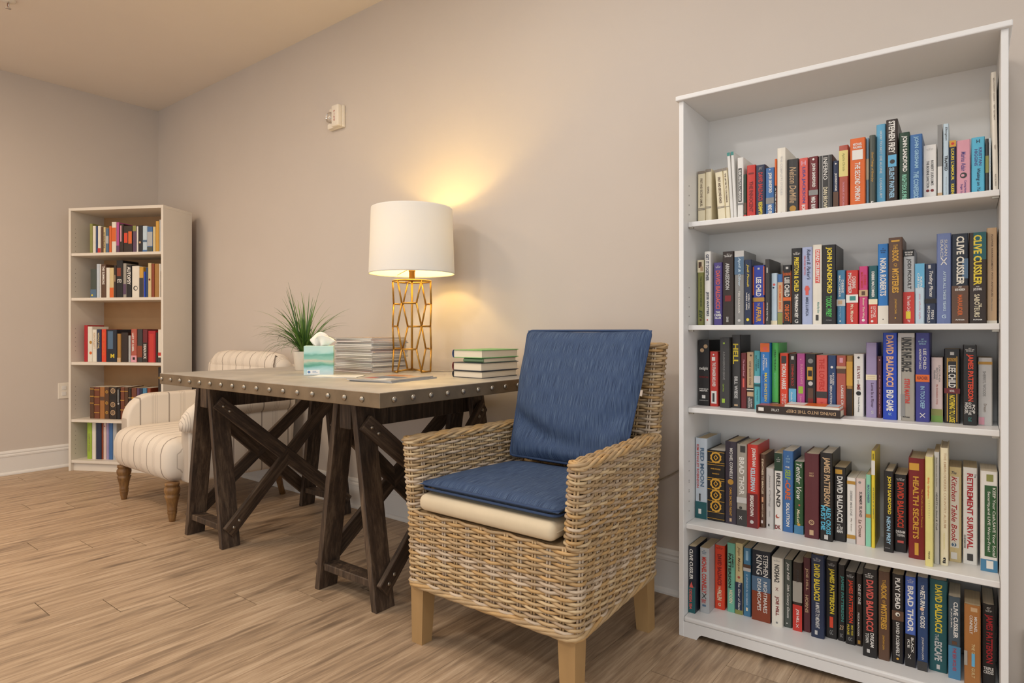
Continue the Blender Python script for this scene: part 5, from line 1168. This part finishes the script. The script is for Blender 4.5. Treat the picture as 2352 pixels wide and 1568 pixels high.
def print_mat(c): return M('print_' + c.replace(' ', '_'), PAL[c], .42)

def cover_mesh(w_, h_, dep, hard, mat):
    """cover wrapped round three sides of the pages: U-shaped section run up the height"""
    t = .0022 if hard else .0006
    b = .0022 if hard else .0008
    e = min(.004, w_ * .25)
    out = [(w_, dep), (w_, e), (w_ - e * .5, b * .6), (w_ * .5, 0), (e * .5, b * .6), (0, e), (0, dep)]
    inn = [(t, dep), (t, e + t), (w_ * .5, t * 1.2), (w_ - t, e + t), (w_ - t, dep)]
    poly = out + inn; n = len(poly)
    V = [(x - w_ / 2, y, 0) for x, y in poly] + [(x - w_ / 2, y, h_) for x, y in poly]
    F = [(i, n + i, n + (i + 1) % n, (i + 1) % n) for i in range(n)]
    # caps as quads between the outer and inner runs
    pair = [(0, 11), (1, 10), (3, 9), (5, 8), (6, 7)]
    caps = [(0, 1, 10, 11), (1, 2, 3, 9, 10), (3, 4, 5, 8, 9), (5, 6, 7, 8)]
    for c in caps: F += [tuple(c), tuple(n + i for i in reversed(c))]
    me = bpy.data.meshes.new('cover'); me.from_pydata(V, [], F); me.materials.append(mat)
    return me

pages = [M('page_edges_a', 'e2d6bf', .85, var=.06, vscale=3, stretch=(300, 1, 1)), M('page_edges_b', 'd2bf9c', .85, var=.06, vscale=3, stretch=(300, 1, 1)), M('page_edges_c', 'ebe4d6', .85, var=.05, vscale=3, stretch=(300, 1, 1))]

def make_book(spec, frame, z, label, group, far=False):
    a0, a1, d, h_, lean, col, kind, items = spec
    (fx, fy, fr) = frame
    w_ = max(.004, a1 - a0); hard = kind == 'H'
    dep = (.146 if hard else .118) if not far else .15
    if h_ > .28 and not far: dep = .15
    if not far: dep = min(dep, BD - .0055 - d)
    am = (a0 + a1) / 2; ang = math.atan2(lean, h_)
    c, s = math.cos(fr), math.sin(fr)
    zz = z + .0003 + w_ / 2 * abs(math.sin(ang))
    o = thing('hardcover_book' if hard else 'paperback_book', label, 'book', (fx + am * c - d * s, fy + am * s + d * c, zz), 0, group)
    o.rotation_euler = (0, ang, fr)
    ov = .003 if hard else .0004
    link('cover', cover_mesh(w_, h_, dep, hard, cover_mat(col)), o)
    t = .0024 if hard else .0008
    pm = pages[int(a0 * 997) % 3]
    if w_ - 2 * t > .001:
        mesh('page_block', boxv(-w_ / 2 + t, w_ / 2 - t, .0045, dep - (.004 if hard else .0005), ov, h_ - ov), BOXF, pm, o)
    if hard and w_ > .02:
        mesh('headband', boxv(-w_ / 2 + t, w_ / 2 - t, .0028, .0048, h_ - .004, h_ - .0022), BOXF, print_mat('tan'), o)
    y = -.00025
    for it in items:
        k = it[0]; y -= .00012; m = print_mat(it[2] if k in 'tuh' else it[1])
        if k in 'tuh':
            _, s_, cc, t0, t1, cf, wf = it
            me = text_mesh(s_, m, .03 if s_.isupper() and wf > .3 else .012, .25 if (not s_.isupper() and wf >= .3) else 0.0)
            zc_ = h_ * (1 - (t0 + t1) / 2); xc = (cf - .5) * w_
            if k == 'h': decal('lettering', me, o, (xc, y, zc_), (1, 0, 0), (0, 0, 1), wf * w_, (t1 - t0) * h_)
            elif k == 't': decal('lettering', me, o, (xc, y, zc_), (0, 0, -1), (1, 0, 0), (t1 - t0) * h_, wf * w_)
            else: decal('lettering', me, o, (xc, y, zc_), (0, 0, 1), (-1, 0, 0), (t1 - t0) * h_, wf * w_)
        elif k == 'n':
            _, cc, t0, t1, cf, wf = it
            for q, (line, ww) in enumerate((('#1', .3), ('NEW YORK TIMES', 1.0), ('BESTSELLER', .8))):
                ta, tb_ = t0 + (t1 - t0) * (q / 3 + .04), t0 + (t1 - t0) * (q / 3 + .26)
                decal('lettering', text_mesh(line, m, .02), o, ((cf - .5) * w_, y, h_ * (1 - (ta + tb_) / 2)), (1, 0, 0), (0, 0, 1), wf * w_ * ww, (tb_ - ta) * h_)
        elif k == 'b':
            _, cc, t0, t1 = it
            decal('spine_band', unit_shape('rect', m), o, (0, y, h_ * (1 - (t0 + t1) / 2)), (1, 0, 0), (0, 0, 1), w_ * .985, (t1 - t0) * h_)
        elif k in 'rxy':
            _, cc, t0, t1, cf, wf = it
            sh = {'r': 'rect', 'x': 'cross', 'y': 'tri'}[k]
            decal('spine_panel' if k == 'r' else 'emblem', unit_shape(sh, m), o, ((cf - .5) * w_, y, h_ * (1 - (t0 + t1) / 2)), (1, 0, 0), (0, 0, 1), min(wf, .985) * w_, (t1 - t0) * h_)
        elif k in 'oO':
            _, cc, tt, cf, sz = it
            q = sz * w_ * (1.35 if k == 'O' else 1)
            decal('emblem', unit_shape('disc' if k == 'o' else 'ring', m), o, ((cf - .5) * w_, y, h_ * (1 - tt)), (1, 0, 0), (0, 0, 1), q, q)
    return o

LABELS = set()
ORD = ['first', 'second', 'third', 'fourth', 'fifth', 'sixth', 'seventh', 'eighth', 'ninth', 'tenth']
def book_label(row, i, shelf):
    a0, a1, d, h_, lean, col, kind, items = row[i]
    kw = 'hardcover' if kind == 'H' else 'paperback'
    let = [it[2] for it in items if it[0] in 'tuh']
    mark = ' with %s lettering' % let[0] if let else (' with %s band' % items[0][1] if items else '')
    if abs(lean) > .006: col = 'leaning ' + col
    elif a1 - a0 > .037: col = 'thick ' + col
    elif a1 - a0 < .012: col = 'thin ' + col
    L = row[i - 1][5] if i else None; R = row[i + 1][5] if i < len(row) - 1 else None
    if L and R: nb = 'between %s and %s books' % (L, R)
    else: nb = 'at end beside %s book' % (L or R)
    s = '%s %s%s, %s, %s' % (col, kw, mark, nb, shelf)
    if len(s.replace(',', '').split()) > 16: s = '%s book%s, %s, %s' % (col, mark.replace(' lettering', ' print'), nb.replace(' books', ''), shelf)
    if len(s.split()) > 16: s = '%s book, %s, %s' % (col, nb, shelf)
    if s in LABELS: s += ' again'
    LABELS.add(s)
    return s
NS = {1: 'wide bookcase top shelf', 2: 'wide bookcase second shelf', 3: 'wide bookcase middle shelf', 4: 'wide bookcase fourth shelf', 5: 'wide bookcase bottom shelf'}
FS = {1: 'corner bookcase top shelf', 2: 'corner bookcase second shelf', 3: 'corner bookcase middle shelf', 4: 'corner bookcase fourth shelf', 5: 'corner bookcase bottom shelf'}
for k, row in NEAR.items():
    for i, spec in enumerate(row): make_book(spec, (BX, BY, BR), SHZ[k], book_label(row, i, NS[k]), 'books on the ' + NS[k])
for k, row in FAR.items():
    for i, spec in enumerate(row): make_book(spec, (CX, CY, CR), SHC[k], book_label(row, i, FS[k]), 'books on the ' + FS[k], True)

# two books lying flat at the front of the middle shelf
c, s = math.cos(BR), math.sin(BR)
def shelf_pt(a, d): return BX + a * c - d * s, BY + a * s + d * c
px_, py_ = shelf_pt(.353, .082)
dv = thing('hardcover_book', 'large black book lying flat, upside down, on wide bookcase middle shelf', 'book', (px_, py_, SHZ[3] + .0004), BR)
dk, gl, wt = print_mat('espresso'), print_mat('tan'), print_mat('white')
HL, HDp, HT = .235, .145 / 2, .0235
box('cover', -HL / 2, HL / 2, -.046, -.043, 0, HT, cover_mat('espresso'), dv, .0006, 1)
box('cover_board', -HL / 2, HL / 2, -.0432, .034, 0, .002, cover_mat('espresso'), dv)
box('cover_board', -HL / 2, HL / 2, -.0432, .034, HT - .002, HT, cover_mat('terracotta'), dv)
box('page_block', -HL / 2 + .003, HL / 2 - .003, -.0430, .031, .0021, HT - .0021, pages[0], dv)
decal('lettering', text_mesh('DIVING INTO THE DEEP', gl, .012), dv, (.038, -.0464, HT / 2), (-1, 0, 0), (0, 0, -1), .135, .0095)
decal('lettering', text_mesh('LYTLE', wt, .012), dv, (-.062, -.0464, HT / 2), (-1, 0, 0), (0, 0, -1), .022, .007)
decal('emblem', unit_shape('rect', wt), dv, (-.103, -.0464, HT / 2), (1, 0, 0), (0, 0, 1), .016, .011)
qx, qy = shelf_pt(.392, .080)
tp = thing('paperback_book', 'orange and white paperback lying on the flat black book, wide bookcase', 'book', (qx, qy, SHZ[3] + HT + .0008), BR)
box('page_block', -.074, .074, -.040, .034, .0006, .0075, pages[2], tp)
box('cover', -.075, .075, -.041, .034, 0, .0006, cover_mat('white'), tp)
box('cover', -.075, .075, -.041, .034, .0075, .0081, cover_mat('orange'), tp)
decal('cover_panel', unit_shape('rect', wt), tp, (-.045, -.004, .0083), (1, 0, 0), (0, 1, 0), .05, .07)
decal('cover_panel', unit_shape('rect', print_mat('pale blue')), tp, (.055, -.004, .0083), (1, 0, 0), (0, 1, 0), .034, .07)
